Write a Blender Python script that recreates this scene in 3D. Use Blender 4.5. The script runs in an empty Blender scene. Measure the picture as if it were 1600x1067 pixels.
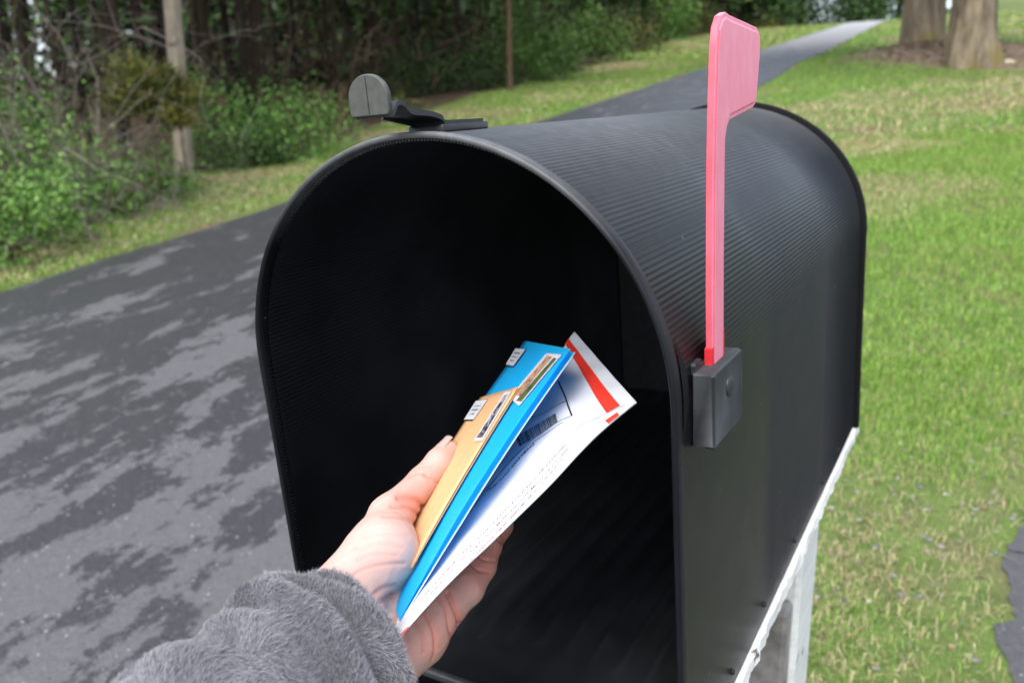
import bpy, math, random
import numpy as np
from mathutils import Matrix, Vector
random.seed(7); RNG = np.random.default_rng(11)
SC = bpy.context.scene; COL = SC.collection
R = math.radians

# ------------------------------------------------------------------ camera
F = 1245.15                                   # focal length in pixels of a 1600 px wide frame
CAM = np.array([0.0, 0.0, 1.414])
def basis(yaw, pit, rol):
    fw = np.array([math.sin(yaw)*math.cos(pit), math.cos(yaw)*math.cos(pit), math.sin(pit)])
    r = np.cross(fw, [0, 0, 1]); r /= np.linalg.norm(r); u = np.cross(r, fw)
    return np.stack([math.cos(rol)*r+math.sin(rol)*u, math.cos(rol)*u-math.sin(rol)*r, -fw], 1)
W = basis(0, R(-14), R(-1))
cd = bpy.data.cameras.new('camera'); cam = bpy.data.objects.new('camera', cd); COL.objects.link(cam)
cd.sensor_width = 36; cd.lens = F/1600*36; cd.clip_start = .02; cd.clip_end = 600
M4 = np.eye(4); M4[:3, :3] = W; M4[:3, 3] = CAM
cam.matrix_world = Matrix(M4.tolist())
cd.dof.use_dof = True; cd.dof.focus_distance = .50; cd.dof.aperture_fstop = 8.5
SC.camera = cam
# ------------------------------------------------------------------ sky and sun (overcast)
SUN_EL, SUN_AZ = R(62), R(212)                # azimuth clockwise from +Y
wd = bpy.data.worlds.new('World'); SC.world = wd; wd.use_nodes = True
nt = wd.node_tree; bg = nt.nodes['Background']
sky = nt.nodes.new('ShaderNodeTexSky'); sky.sky_type = 'NISHITA'; sky.sun_disc = False
sky.sun_elevation = SUN_EL; sky.sun_rotation = SUN_AZ; sky.air_density = 1.0; sky.dust_density = 3.0; sky.ozone_density = 1.0
hs = nt.nodes.new('ShaderNodeHueSaturation'); hs.inputs['Saturation'].default_value = .60
nt.links.new(sky.outputs[0], hs.inputs['Color']); nt.links.new(hs.outputs[0], bg.inputs[0]); bg.inputs[1].default_value = .15
sl = bpy.data.lights.new('sun', 'SUN'); sl.energy = 1.3; sl.angle = R(55); sl.color = (1, .97, .93)
sun = bpy.data.objects.new('sun', sl); COL.objects.link(sun)
sd = Vector((math.sin(SUN_AZ)*math.cos(SUN_EL), math.cos(SUN_AZ)*math.cos(SUN_EL), math.sin(SUN_EL)))
sun.rotation_euler = sd.to_track_quat('Z', 'Y').to_euler(); sun.location = (3, -3, 12)
SC.view_settings.view_transform = 'Standard'; SC.view_settings.look = 'None'
SC.view_settings.exposure = 1.30; SC.view_settings.gamma = 1
SC.cycles.max_bounces = 6; SC.cycles.use_denoising = True

# ------------------------------------------------------------------ helpers
def P(px, py, d):                             # photo pixel + view depth -> world point
    return CAM + W @ np.array([(px-800)*d/F, -(py-533.5)*d/F, -d])
def C2W(q):                                   # camera space -> world, for arrays
    return CAM + np.asarray(q) @ W.T
def cs(px, py, d):                            # camera space point
    return np.array([(px-800)*d/F, -(py-533.5)*d/F, -d])
def props(o, label=None, cat=None, group=None, kind=None, category=None):
    cat = cat or category
    for k, v in (('label', label), ('category', cat), ('group', group), ('kind', kind)):
        if v: o[k] = v
    return o
def empty(name, loc=(0, 0, 0), **k):
    o = bpy.data.objects.new(name, None); o.empty_display_size = .05; COL.objects.link(o); o.location = loc
    return props(o, **k)
def mk(name, V, Fc, mat, parent=None, smooth=True, col=None, mats=None, midx=None, world=False, **k):
    V = np.asarray(V, dtype=np.float64)
    me = bpy.data.meshes.new(name)
    if isinstance(Fc, np.ndarray):
        n, w = Fc.shape
        me.vertices.add(len(V)); me.vertices.foreach_set('co', V.astype(np.float32).ravel())
        me.loops.add(n*w); me.loops.foreach_set('vertex_index', Fc.astype(np.int32).ravel())
        me.polygons.add(n); me.polygons.foreach_set('loop_start', np.arange(0, n*w, w, dtype=np.int32))
        me.update(calc_edges=True)
    else:
        me.from_pydata(V.tolist(), [], Fc)
    me.validate(); me.update()
    me.polygons.foreach_set('use_smooth', np.full(len(me.polygons), smooth))
    for m in (mats or [mat]): me.materials.append(m)
    if midx is not None: me.polygons.foreach_set('material_index', np.asarray(midx, dtype=np.int32))
    if col is not None:
        a = me.color_attributes.new('Col', 'FLOAT_COLOR', 'POINT')
        c = np.ones((len(V), 4), np.float32); c[:, :3] = col; a.data.foreach_set('color', c.ravel())
    o = bpy.data.objects.new(name, me); COL.objects.link(o)
    if parent is not None:
        o.parent = parent
        if world: o.matrix_parent_inverse = parent.matrix_world.inverted()
    return props(o, **k)
class MB:                                     # collects shapes into one mesh
    def __init__(s): s.v = []; s.f = []; s.m = []
    def add(s, V, Fc, m=0):
        b = len(s.v); s.v += [tuple(map(float, p)) for p in V]; s.f += [[i+b for i in f] for f in Fc]; s.m += [m]*len(Fc); return s
    def box(s, lo, hi, bev=0, T=None, m=0):
        (x0, y0, z0), (x1, y1, z1) = lo, hi; b = bev
        if b <= 0:
            V = [(x, y, z) for x in (x0, x1) for y in (y0, y1) for z in (z0, z1)]
            Fc = [(0, 1, 3, 2), (4, 6, 7, 5), (0, 4, 5, 1), (2, 3, 7, 6), (0, 2, 6, 4), (1, 5, 7, 3)]
        else:
            import itertools
            V = []; ix = {}
            for sx, sy, sz in itertools.product((0, 1), repeat=3):
                X, Y, Z = (x0, x1)[sx], (y0, y1)[sy], (z0, z1)[sz]; dx, dy, dz = (b, -b)[sx], (b, -b)[sy], (b, -b)[sz]
                for ax, p in enumerate(((X, Y+dy, Z+dz), (X+dx, Y, Z+dz), (X+dx, Y+dy, Z))):
                    ix[(sx, sy, sz, ax)] = len(V); V.append(p)
            Fc = []
            for ax in range(3):
                o = [a for a in range(3) if a != ax]
                for sd_ in (0, 1):
                    q = []
                    for a, b_ in ((0, 0), (1, 0), (1, 1), (0, 1)):
                        t = [0, 0, 0]; t[ax] = sd_; t[o[0]] = a; t[o[1]] = b_; q.append(ix[(*t, ax)])
                    Fc.append(q)
                for a in (0, 1):
                    for b_ in (0, 1):
                        t0 = [0, 0, 0]; t0[o[0]] = a; t0[o[1]] = b_; t1 = list(t0); t1[ax] = 1
                        Fc.append([ix[(*t0, o[0])], ix[(*t1, o[0])], ix[(*t1, o[1])], ix[(*t0, o[1])]])
            for t in itertools.product((0, 1), repeat=3): Fc.append([ix[(*t, 0)], ix[(*t, 1)], ix[(*t, 2)]])
        if T is not None: V = [T(p) for p in V]
        return s.add(V, Fc, m)
    def tube(s, pts, rad, n=8, cap=True, m=0):
        pts = np.asarray(pts, float); k = len(pts); rad = np.broadcast_to(np.asarray(rad, float), (k,))
        t = np.gradient(pts, axis=0); t /= np.linalg.norm(t, axis=1)[:, None]+1e-12
        ref = np.array([0, 0, 1.]) if abs(t[0, 2]) < .9 else np.array([1., 0, 0])
        V = []
        for i in range(k):
            a = np.cross(t[i], ref); a /= np.linalg.norm(a); b = np.cross(t[i], a); ref = -np.cross(t[i], a) if False else ref
            for j in range(n):
                th = 2*math.pi*j/n; V.append(pts[i]+rad[i]*(math.cos(th)*a+math.sin(th)*b))
        Fc = [[i*n+j, i*n+(j+1) % n, (i+1)*n+(j+1) % n, (i+1)*n+j] for i in range(k-1) for j in range(n)]
        if cap: Fc += [list(range(n))[::-1], list(range((k-1)*n, k*n))]
        return s.add(V, Fc, m)
    def prism(s, poly, t0, t1, T, m=0):       # polygon in (a,b) extruded in c; T(a,b,c) -> xyz
        n = len(poly)
        V = [T(a, b, t0) for a, b in poly]+[T(a, b, t1) for a, b in poly]
        Fc = [list(range(n))[::-1], list(range(n, 2*n))]+[[i, (i+1) % n, n+(i+1) % n, n+i] for i in range(n)]
        return s.add(V, Fc, m)
    def build(s, name, mat, parent=None, smooth=False, **k):
        return mk(name, s.v, s.f, mat, parent, smooth, mats=mat if isinstance(mat, list) else None, midx=s.m if isinstance(mat, list) else None, **k)
def grid_faces(nu, nv, closed_v=False):
    i, j = np.meshgrid(np.arange(nu-1), np.arange(nv if closed_v else nv-1), indexing='ij')
    j2 = (j+1) % nv
    return np.stack([i*nv+j, (i+1)*nv+j, (i+1)*nv+j2, i*nv+j2], -1).reshape(-1, 4)
def sharp(o, ang=40):
    me = o.data
    bm_ = __import__('bmesh').new(); bm_.from_mesh(me)
    for e in bm_.edges:
        if len(e.link_faces) == 2 and e.calc_face_angle(0) > R(ang): e.smooth = False
    bm_.to_mesh(me); bm_.free(); me.polygons.foreach_set('use_smooth', np.ones(len(me.polygons), bool)); return o
def crv(pts, n):                              # Catmull-Rom through points
    p = np.asarray(pts, float); p = np.vstack([2*p[0]-p[1], p, 2*p[-1]-p[-2]]); k = len(p)-3
    t = np.linspace(0, k-1e-9, n); i = t.astype(int); u = (t-i)[:, None]
    a, b, c, d = p[i], p[i+1], p[i+2], p[i+3]
    return .5*((2*b)+(-a+c)*u+(2*a-5*b+4*c-d)*u**2+(-a+3*b-3*c+d)*u**3)

# ------------------------------------------------------------------ materials
class NT:
    def __init__(s, name):
        s.m = bpy.data.materials.new(name); s.m.use_nodes = True; s.t = s.m.node_tree; s.b = s.t.nodes['Principled BSDF']
    def n(s, typ, **k):
        o = s.t.nodes.new(typ)
        for a, v in k.items():
            if a in o.inputs: o.inputs[a].default_value = v
            else: setattr(o, a, v)
        return o
    def l(s, a, b): s.t.links.new(a, b)
    def coord(s, kind='Object', scale=(1, 1, 1), rot=(0, 0, 0)):
        c = s.n('ShaderNodeTexCoord'); mp = s.n('ShaderNodeMapping'); mp.inputs['Scale'].default_value = scale; mp.inputs['Rotation'].default_value = rot
        s.l(c.outputs[kind], mp.inputs[0]); return mp.outputs[0]
    def noise(s, vec, scale, detail=4, rough=.55):
        o = s.n('ShaderNodeTexNoise'); o.inputs['Scale'].default_value = scale; o.inputs['Detail'].default_value = detail; o.inputs['Roughness'].default_value = rough
        if vec is not None: s.l(vec, o.inputs['Vector'])
        return o.outputs['Fac']
    def ramp(s, fac, stops, interp='LINEAR'):
        o = s.n('ShaderNodeValToRGB'); o.color_ramp.interpolation = interp; e = o.color_ramp.elements
        while len(e) < len(stops): e.new(.5)
        for q, (p, c) in zip(e, stops): q.position = p; q.color = (*c, 1) if len(c) == 3 else c
        s.l(fac, o.inputs[0]); return o.outputs[0]
    def mix(s, fac, a, b, mode='MIX'):
        o = s.n('ShaderNodeMix', data_type='RGBA', blend_type=mode)
        for v, i in ((fac, 0), (a, 6), (b, 7)):
            if isinstance(v, (int, float)): o.inputs[i].default_value = v
            elif isinstance(v, tuple): o.inputs[i].default_value = (*v, 1)
            else: s.l(v, o.inputs[i])
        return o.outputs[2]
    def math(s, op, a, b=None):
        o = s.n('ShaderNodeMath', operation=op)
        for i, v in enumerate((a, b)):
            if v is None: continue
            if isinstance(v, (int, float)): o.inputs[i].default_value = v
            else: s.l(v, o.inputs[i])
        return o.outputs[0]
    def bump(s, h, strength=.3, dist=.001):
        o = s.n('ShaderNodeBump'); o.inputs['Strength'].default_value = strength; o.inputs['Distance'].default_value = dist
        s.l(h, o.inputs['Height']); s.l(o.outputs[0], s.b.inputs['Normal']); return o
    def set(s, color=None, rough=.5, spec=.5, **k):
        if color is not None:
            if isinstance(color, tuple): s.b.inputs['Base Color'].default_value = (*color, 1)
            else: s.l(color, s.b.inputs['Base Color'])
        if isinstance(rough, (int, float)): s.b.inputs['Roughness'].default_value = rough
        else: s.l(rough, s.b.inputs['Roughness'])
        s.b.inputs['Specular IOR Level'].default_value = spec
        for a, v in k.items(): s.b.inputs[a.replace('_', ' ')].default_value = v
        return s.m
def plain(name, c, rough=.5, spec=.5, var=.15, scale=60, bump=0):
    t = NT(name); v = t.coord(); nz = t.noise(v, scale, 5)
    lo = tuple(x*(1-var) for x in c); hi = tuple(min(1, x*(1+var)) for x in c)
    if bump: t.bump(nz, bump, .001)
    return t.set(t.ramp(nz, [(.3, lo), (.7, hi)]), rough, spec)

def mat_plastic():
    t = NT('black_plastic'); v = t.coord(); n1 = t.noise(v, 9, 6, .6); n2 = t.noise(v, 240, 3)
    vz = t.coord('Object', (30, 30, 2.5)); n3 = t.noise(vz, 3, 5, .65)
    base = t.ramp(n1, [(.3, (.0042, .0052, .0072)), (.75, (.0088, .0102, .0132))])
    dust = t.ramp(n3, [(.58, (0, 0, 0)), (.8, (1, 1, 1))])
    d2 = t.math('MULTIPLY', dust, .25)
    c = t.mix(d2, base, (.045, .045, .047))
    vo = t.n('ShaderNodeTexVoronoi'); vo.inputs['Scale'].default_value = 42; vo.inputs['Randomness'].default_value = 1; t.l(t.coord(), vo.inputs['Vector'])
    spk = t.math('LESS_THAN', vo.outputs['Distance'], .045)
    c = t.mix(t.math('MULTIPLY', spk, .5), c, (.3, .3, .29))
    sz = t.n('ShaderNodeSeparateXYZ'); t.l(t.coord(), sz.inputs[0])              # sky sheen painted into the colour of the crown, strongest near the front
    crown_sheen = t.math('MULTIPLY', t.ramp(sz.outputs['Z'], [(.335, (0, 0, 0)), (.405, (1, 1, 1))]), t.ramp(t.math('ADD', sz.outputs['Y'], t.math('MULTIPLY', n1, .3)), [(.05, (1, 1, 1)), (.62, (.35, .35, .35))]))
    c = t.mix(t.math('MULTIPLY', crown_sheen, t.math('ADD', t.math('MULTIPLY', n3, .6), .25)), c, (.25, .257, .265))
    t.bump(n2, .25, .0004)
    return t.set(c, t.math('ADD', t.math('MULTIPLY', n1, .22), .29), .29)
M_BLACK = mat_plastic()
M_BLACK2 = plain('dark_grey_plastic', (.026, .029, .033), .45, .5, .3, 90, .2)
M_TAB = plain('weathered_grey_plastic', (.078, .084, .074), .6, .4, .25, 150, .25)
M_SLOT = plain('matt_black', (.006, .006, .007), .8, .2)
def mat_flag():
    t = NT('faded_red_plastic'); v = t.coord('Object', (40, 40, 14)); n1 = t.noise(v, 4, 6, .7)
    v2 = t.coord(); n2 = t.noise(v2, 25, 4)
    c = t.ramp(n1, [(.3, (.88, .23, .33)), (.6, (.90, .30, .40)), (.8, (.91, .38, .48))])
    c = t.mix(t.math('MULTIPLY', t.ramp(n2, [(.45, (0, 0, 0)), (.75, (1, 1, 1))]), .3), c, (.86, .19, .26))
    return t.set(c, .45, .4)
M_FLAG = mat_flag()
M_EDGE = plain('sun_bleached_red_edge', (.72, .105, .15), .42, .4, .25, 40)
M_RED = plain('unfaded_red_plastic', (.74, .028, .04), .35, .5, .15, 50)
def mat_paint():
    t = NT('old_white_paint'); v = t.coord(); n1 = t.noise(v, 22, 7, .65); vs = t.coord('Object', (60, 6, 60)); n2 = t.noise(vs, 2, 6, .6)
    c = t.ramp(n2, [(.3, (.66, .66, .62)), (.6, (.82, .82, .79))])
    chip = t.ramp(n1, [(.63, (0, 0, 0)), (.67, (1, 1, 1))])
    c = t.mix(chip, c, (.12, .105, .09)); t.bump(n1, .5, .002)
    return t.set(c, .6, .3)
M_PAINT = mat_paint()
M_BAREWOOD = plain('dirty_wood', (.27, .255, .235), .85, .2, .5, 30, .6)
M_INNER = plain('inner_black_plastic', (.034, .037, .043), .34, .6, .35, 14)
M_FLOOR = plain('dusty_black_floor', (.013, .014, .0165), .36, .6, .35, 22)
M_SCREW = plain('rusty_screw', (.022, .013, .010), .7, .4, .4, 400)
M_GRAY = plain('steel', (.3, .3, .3), .4, .5)

# ------------------------------------------------------------------ ground
NRM = np.array([-0.0553, -0.1297, 0.99]); NRM /= np.linalg.norm(NRM)
GX, GY = -NRM[0]/NRM[2], -NRM[1]/NRM[2]
RD = np.array([.4466, .8836]); RD /= np.linalg.norm(RD); RL = np.array([-RD[1], RD[0]]); RA = np.array([-3.393, 5.2235])
GRD = (GX*RD[0]+GY*RD[1])
def gz(x, y):
    x = np.asarray(x, float); y = np.asarray(y, float)
    t = (x-RA[0])*RD[0]+(y-RA[1])*RD[1]
    s_ = (x-RA[0])*RL[0]+(y-RA[1])*RL[1]
    over = np.maximum(t-60-14.0*np.clip(-(s_+3.5), 0, 40), 0)                # the hill levels off beyond the crest
    z = GX*x+GY*y-GRD*(over-6*(1-np.exp(-over/6)))*1.12
    z = z+.42*np.exp(-(((x-9.9)/2.3)**2+((y-19.2)/2.6)**2))       # the low mound the old maple grew on
    return z
def g(px, py, dz=0):                          # ground point seen at a photo pixel
    d = W @ np.array([(px-800)/F, -(py-533.5)/F, -1.0]); h = CAM[2]*NRM[2]
    q = CAM-h/(d@NRM)*d
    return np.array([q[0], q[1], float(gz(q[0], q[1]))+dz])
def mat_ground():
    t = NT('soil_and_thatch'); v = t.coord(); n1 = t.noise(v, .9, 6, .65); n2 = t.noise(v, 14, 6, .7); n3 = t.noise(v, 85, 5, .7)
    a = t.ramp(n2, [(.25, (.055, .040, .028)), (.45, (.13, .095, .065)), (.6, (.11, .10, .05)), (.8, (.24, .19, .125))])
    b = t.ramp(n2, [(.3, (.05, .10, .02)), (.6, (.10, .19, .035)), (.8, (.20, .22, .09))])
    a = t.mix(.55, a, t.ramp(n3, [(.3, (.05, .036, .024)), (.5, (.15, .11, .07)), (.7, (.36, .29, .18))]))
    lawn = t.mix(t.math('MULTIPLY', t.ramp(n1, [(.38, (0, 0, 0)), (.52, (1, 1, 1))]), .8), a, b)
    forest = t.ramp(n2, [(.3, (.035, .024, .016)), (.55, (.085, .058, .036)), (.8, (.16, .115, .07))])
    at = t.n('ShaderNodeAttribute', attribute_name='Col'); sp = t.n('ShaderNodeSeparateColor'); t.l(at.outputs['Color'], sp.inputs[0])
    c = t.mix(sp.outputs[0], lawn, forest)
    c = t.mix(sp.outputs[1], c, t.ramp(n2, [(.3, (.13, .09, .06)), (.7, (.34, .26, .18))]))
    t.bump(t.math('ADD', n2, t.math('MULTIPLY', n3, .4)), .8, .02)
    return t.set(c, .9, .15)
M_GROUND = mat_ground()
def mat_asphalt(wet=True):
    t = NT('asphalt'); v = t.coord(); n2 = t.noise(v, 170, 3, .7); n4 = t.noise(v, 8, 6, .65); n5 = t.noise(v, 34, 4, .6)
    v0 = t.coord('Object', (1, 1, 1), (0, 0, R(26.8))); mp_ = t.n('ShaderNodeMapping'); mp_.inputs['Scale'].default_value = (1.35, .60, 1); t.l(v0, mp_.inputs[0]); vr = mp_.outputs[0]; n1 = t.noise(vr, 2.9, 7, .66); n6 = t.noise(v, 55, 3, .7)
    vo = t.n('ShaderNodeTexVoronoi'); vo.inputs['Scale'].default_value = 130; t.l(t.coord(), vo.inputs['Vector'])
    n2 = t.math('ADD', t.math('MULTIPLY', n2, .5), t.math('MULTIPLY', n6, .5))
    dry = t.ramp(n2, [(.3, (.056, .057, .061)), (.7, (.112, .114, .121))])
    damp = t.ramp(n2, [(.3, (.022, .023, .026)), (.7, (.052, .053, .058))])
    sx = t.n('ShaderNodeSeparateXYZ'); t.l(t.coord(), sx.inputs[0])
    away = t.ramp(t.math('DIVIDE', sx.outputs['Y'], 60.0), [(.02, (.475,)*3), (.06, (.545,)*3), (.13, (.63,)*3), (.24, (.62,)*3), (.45, (.48,)*3), (.7, (.3,)*3)])
    away = t.math('SUBTRACT', away, .5)
    w = t.math('ADD', n1, t.math('ADD', t.math('MULTIPLY', t.math('SUBTRACT', n4, .5), .22), t.math('MULTIPLY', t.math('SUBTRACT', n5, .5), .24)))
    fac = t.ramp(t.math('SUBTRACT', w, away), [(.470, (0, 0, 0)), (.505, (1, 1, 1))])
    pale_top = t.ramp(t.math('DIVIDE', sx.outputs['Y'], 60.0), [(.4, (0, 0, 0)), (.9, (1, 1, 1))])     # the dry tone pales towards the top of the drive
    dry = t.mix(pale_top, dry, (.30, .31, .32))
    c = t.mix(fac, damp, dry) if wet else t.mix(.5, damp, dry)
    st = t.n('ShaderNodeTexVoronoi'); st.inputs['Scale'].default_value = 46; t.l(t.coord(), st.inputs['Vector'])
    sc = t.n('ShaderNodeSeparateColor'); t.l(st.outputs['Color'], sc.inputs[0])
    spk = t.math('MULTIPLY', t.math('LESS_THAN', st.outputs['Distance'], t.math('MULTIPLY', sc.outputs[1], .19)), t.math('GREATER_THAN', sc.outputs[0], .5))
    c = t.mix(t.math('MULTIPLY', spk, .7), c, (.36, .36, .37))
    t.bump(vo.outputs['Distance'], .6, .004)
    rg = t.mix(fac, (.40, .40, .40), (.72, .72, .72))
    return t.set(c, rg, .45)
M_ASPH = mat_asphalt()
M_ASPH2 = mat_asphalt(False)

def road_s(x, y): return (x-RA[0])*RL[0]+(y-RA[1])*RL[1]        # distance left of the drive's left edge
def road_t(x, y): return (x-RA[0])*RD[0]+(y-RA[1])*RD[1]
WOOD_PX = [(-160, 480), (-60, 430), (40, 405), (110, 383), (200, 330), (290, 282), (430, 258), (520, 232), (620, 197), (700, 172), (762, 150), (840, 132), (875, 117), (940, 105), (985, 86), (1040, 68), (1110, 55), (1190, 42), (1260, 33)]
WP = np.array([g(*q)[:2] for q in WOOD_PX]); WT = road_t(WP[:, 0], WP[:, 1]); WS = road_s(WP[:, 0], WP[:, 1])
o_ = np.argsort(WT); WT, WS = WT[o_], WS[o_]
def wood_edge(t): return np.interp(t, WT, WS)
# drive outline on the right (grass side), flaring out towards the street
DR = [(27.30, 60.83), (4.81, 15.90), (2.75, 11.2), (1.55, 7.6), (.75, 4.2), (.42, 2.3), (.16, 1.1), (.05, .2), (.3, -1.5), (1.0, -5.0)]
SR = [g(1580, 1067)[:2], (1.193, 1.701), (1.30, 1.913), (1.466, 2.10)]
SR = [(.9, -6), (.98, 0.2), tuple(SR[0]), (1.19, 1.70), (1.29, 1.91), (1.45, 2.09), (2.3, 3.15), (5.2, 7.4), (10.4, 15.0), (34.5, 56)]
DRc = crv(DR, 140); SRc = crv(SR, 160); SRc[:, 0] += .008
SRc[:, 0] += .006*np.sin(np.arange(160)*.53)+.004*np.sin(np.arange(160)*1.37+1)+.003*np.sin(np.arange(160)*2.9)
def side_x(curve, y):                         # x of a curve at given y
    o = np.argsort(curve[:, 1]); return np.interp(y, curve[o, 1], curve[o, 0])
def lawn_mask(x, y): return (x > side_x(DRc, y)+.02) & (x < side_x(SRc, y)-.02)
def ax(lo, hi, fine, n):                      # graded axis
    t = np.linspace(-1, 1, n); s = np.sign(t)*np.abs(t)**fine
    return np.where(s < 0, -s*lo, s*hi)
gx = np.concatenate([np.linspace(-140, -14, 40)[:-1], np.linspace(-14, 16, 150), np.linspace(16, 140, 40)[1:]])
gy = np.concatenate([np.linspace(-40, -1, 14)[:-1], np.linspace(-1, 30, 170), np.linspace(30, 240, 60)[1:]])
XX, YY = np.meshgrid(gx, gy, indexing='ij')
zone = 1/(1+np.exp(-(road_s(XX, YY)-wood_edge(road_t(XX, YY)))*3))
def mulch_f(x, y): return np.clip(1.25-np.hypot((x-9.75)/1.9, (y-18.6)/3.4), 0, 1)
mul = mulch_f(XX, YY)
ZZ = gz(XX, YY)
sheet = np.stack([XX, YY, ZZ], -1).reshape(-1, 3)
mk('ground', sheet, grid_faces(len(gx), len(gy)), M_GROUND, col=np.stack([zone.ravel(), np.clip(mul.ravel()*1.6, 0, 1), 0*zone.ravel()], 1), kind='structure')
def strip(name, Lp, Rp, mat, n=8, lift=.004):
    Lp, Rp = np.asarray(Lp), np.asarray(Rp); V = []
    for i in range(len(Lp)):
        for j in range(n):
            q = Lp[i]*(1-j/(n-1))+Rp[i]*j/(n-1); d = np.hypot(*q)
            V.append((q[0], q[1], float(gz(*q))+lift+.0006*d))
    return mk(name, V, grid_faces(len(Lp), n), mat, kind='structure')
tt = np.linspace(0, 1, 160)
Lc = np.array([RA+RD*t for t in np.concatenate([np.linspace(72, 12, 60), np.linspace(11.8, -14, 100)])])
Lc += RL*(RNG.normal(0, .012, 160)+.03*np.sin(np.arange(160)*.5))[:, None]
Rc = np.array([[side_x(DRc, max(-5, y)) + (0 if y > -5 else 0), y] for y in np.interp(np.arange(160), np.arange(160), np.linspace(1, 0, 160)**1.6*66-5.5)])
Rc = np.stack([side_x(DRc, Rc[:, 1]), Rc[:, 1]], 1)
top = RA+RD*72; Rc[0] = [33.0, 72.2]
Rc = np.vstack([[top-RL*2.5], Rc])[:160]
strip('driveway', Lc, Rc, M_ASPH, 14)
strip('street', SRc[::-1], SRc[::-1]+np.array([4.2, -2.6]), M_ASPH2, 8)

# ------------------------------------------------------------------ mailbox (built in its own frame, tilted on its post)
S = 1.1
MC = np.array([0.2738, -0.3493, 0.3661])*S
MM = basis(0.5624*0+(-0.5624), -0.2657, -0.0831)
RW = W @ MM.T
T4 = np.eye(4); T4[:3, :3] = RW; T4[:3, 3] = CAM-RW @ MC
def mbw(q): return np.asarray(q)*1.0 @ RW.T+T4[:3, 3]          # mailbox frame -> world
HA, ZC, HB, DEP, HB0 = .145*S, .2257*S, .1393*S, .5793*S, .1443*S
mailbox = empty('mailbox'); mailbox.matrix_world = Matrix(T4.tolist())
props(mailbox, 'large black ribbed plastic mailbox with its door open and a pink flag up', 'mailbox')
def profile(n_arch=200, n_leg=80, off=0.0, amp=0.0, per=.0034, legfade=True):
    th = np.linspace(0, math.pi, n_arch)
    zl = np.linspace(0.0, ZC, n_leg)[:-1]; xl = HB0+(HA-HB0)*(zl/ZC)**3
    x = np.concatenate([xl, HA*np.cos(th), -xl[::-1]]); z = np.concatenate([zl, ZC+HB*np.sin(th), zl[::-1]])
    dx, dz = np.gradient(x), np.gradient(z); L = np.hypot(dx, dz); nx, nz = dz/L, -dx/L
    s = np.concatenate([[0], np.cumsum(np.hypot(np.diff(x), np.diff(z)))])
    a = amp*np.cos(2*math.pi*s/per)
    if legfade: a = a*np.clip((z-.62*ZC)/(.5*ZC), .10, 1)
    o = off+a
    return np.stack([x+nx*o, z+nz*o], 1)
NA, NL = 900, 420
wall = .0042
ys = np.array([.004, DEP*.33, DEP*.66, DEP-.004])
def shell(off, amp):
    pr = profile(NA, NL, off, amp)
    return np.stack([np.stack([pr[:, 0], np.full(len(pr), y), pr[:, 1]], 1) for y in ys])
So, Si = shell(0, .00016), shell(-wall, .00038)
npf = So.shape[1]
V = np.concatenate([So.reshape(-1, 3), Si.reshape(-1, 3)]); q = grid_faces(4, npf); off = 4*npf
fo = q[:, ::-1]; fi = q+off
i = np.arange(npf-1); ends = []
for k, fl in ((0, False), (3, True)):
    e = np.stack([k*npf+i, k*npf+i+1, off+k*npf+i+1, off+k*npf+i], 1); ends.append(e[:, ::-1] if fl else e)
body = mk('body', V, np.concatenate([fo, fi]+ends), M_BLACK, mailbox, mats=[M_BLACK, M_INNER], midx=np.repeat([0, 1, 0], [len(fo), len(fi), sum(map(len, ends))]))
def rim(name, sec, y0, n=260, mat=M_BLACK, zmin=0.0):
    """sweeps a closed section (offset, y) along the arch outline"""
    pr0 = profile(n, 90); dx, dz = np.gradient(pr0[:, 0]), np.gradient(pr0[:, 1]); L = np.hypot(dx, dz)
    nx, nz = dz/L, -dx/L; k = len(sec); V = []
    for a in range(len(pr0)):
        for (o, y) in sec: V.append((pr0[a, 0]+nx[a]*o, y0+y, pr0[a, 1]+nz[a]*o))
    Fq = grid_faces(len(pr0), k, True)
    o = mk(name, V, Fq, mat, mailbox); return o
def rsec(o0, o1, y0, y1, b, n=4):             # rounded rectangle section
    pts = []
    for cx, cy, a0 in ((o1-b, y1-b, 0), (o0+b, y1-b, 90), (o0+b, y0+b, 180), (o1-b, y0+b, 270)):
        for j in range(n): a = R(a0+90*j/(n-1)); pts.append((cx+b*math.cos(a), cy+b*math.sin(a)))
    return pts
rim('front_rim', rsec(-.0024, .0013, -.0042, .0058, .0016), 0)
rim('rear_rim', rsec(-.0060, .0062, -.0085, .0020, .0012), DEP, mat=M_SLOT)
# tick marks of the ribs where they meet the front lip
pr0 = profile(420, 170); tick = MB()
for a in range(4, len(pr0)-4, 2):
    x, z = pr0[a]; dx, dz = pr0[a+1]-pr0[a-1]; L = math.hypot(dx, dz); n_ = np.array([dz/L, -dx/L]); t_ = np.array([dx/L, dz/L])
    def TT(p, x=x, z=z, n_=n_, t_=t_): return (x+n_[0]*p[0]+t_[0]*p[2], p[1], z+n_[1]*p[0]+t_[1]*p[2])
    tick.box((-.0040, .0008, -.0004), (-.0022, .0065, .0004), 0, TT)
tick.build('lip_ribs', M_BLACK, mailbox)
# back wall with a shallow pressed panel
pr = profile(120, 40, -.003); yb = DEP-.006
mb = MB(); prx = [(a, b) for a, b in pr]
mb.prism(prx, yb, yb+.003, lambda a, b, c: (a, c, b)); bw = mb.build('back_wall', M_BLACK2, mailbox)
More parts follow.
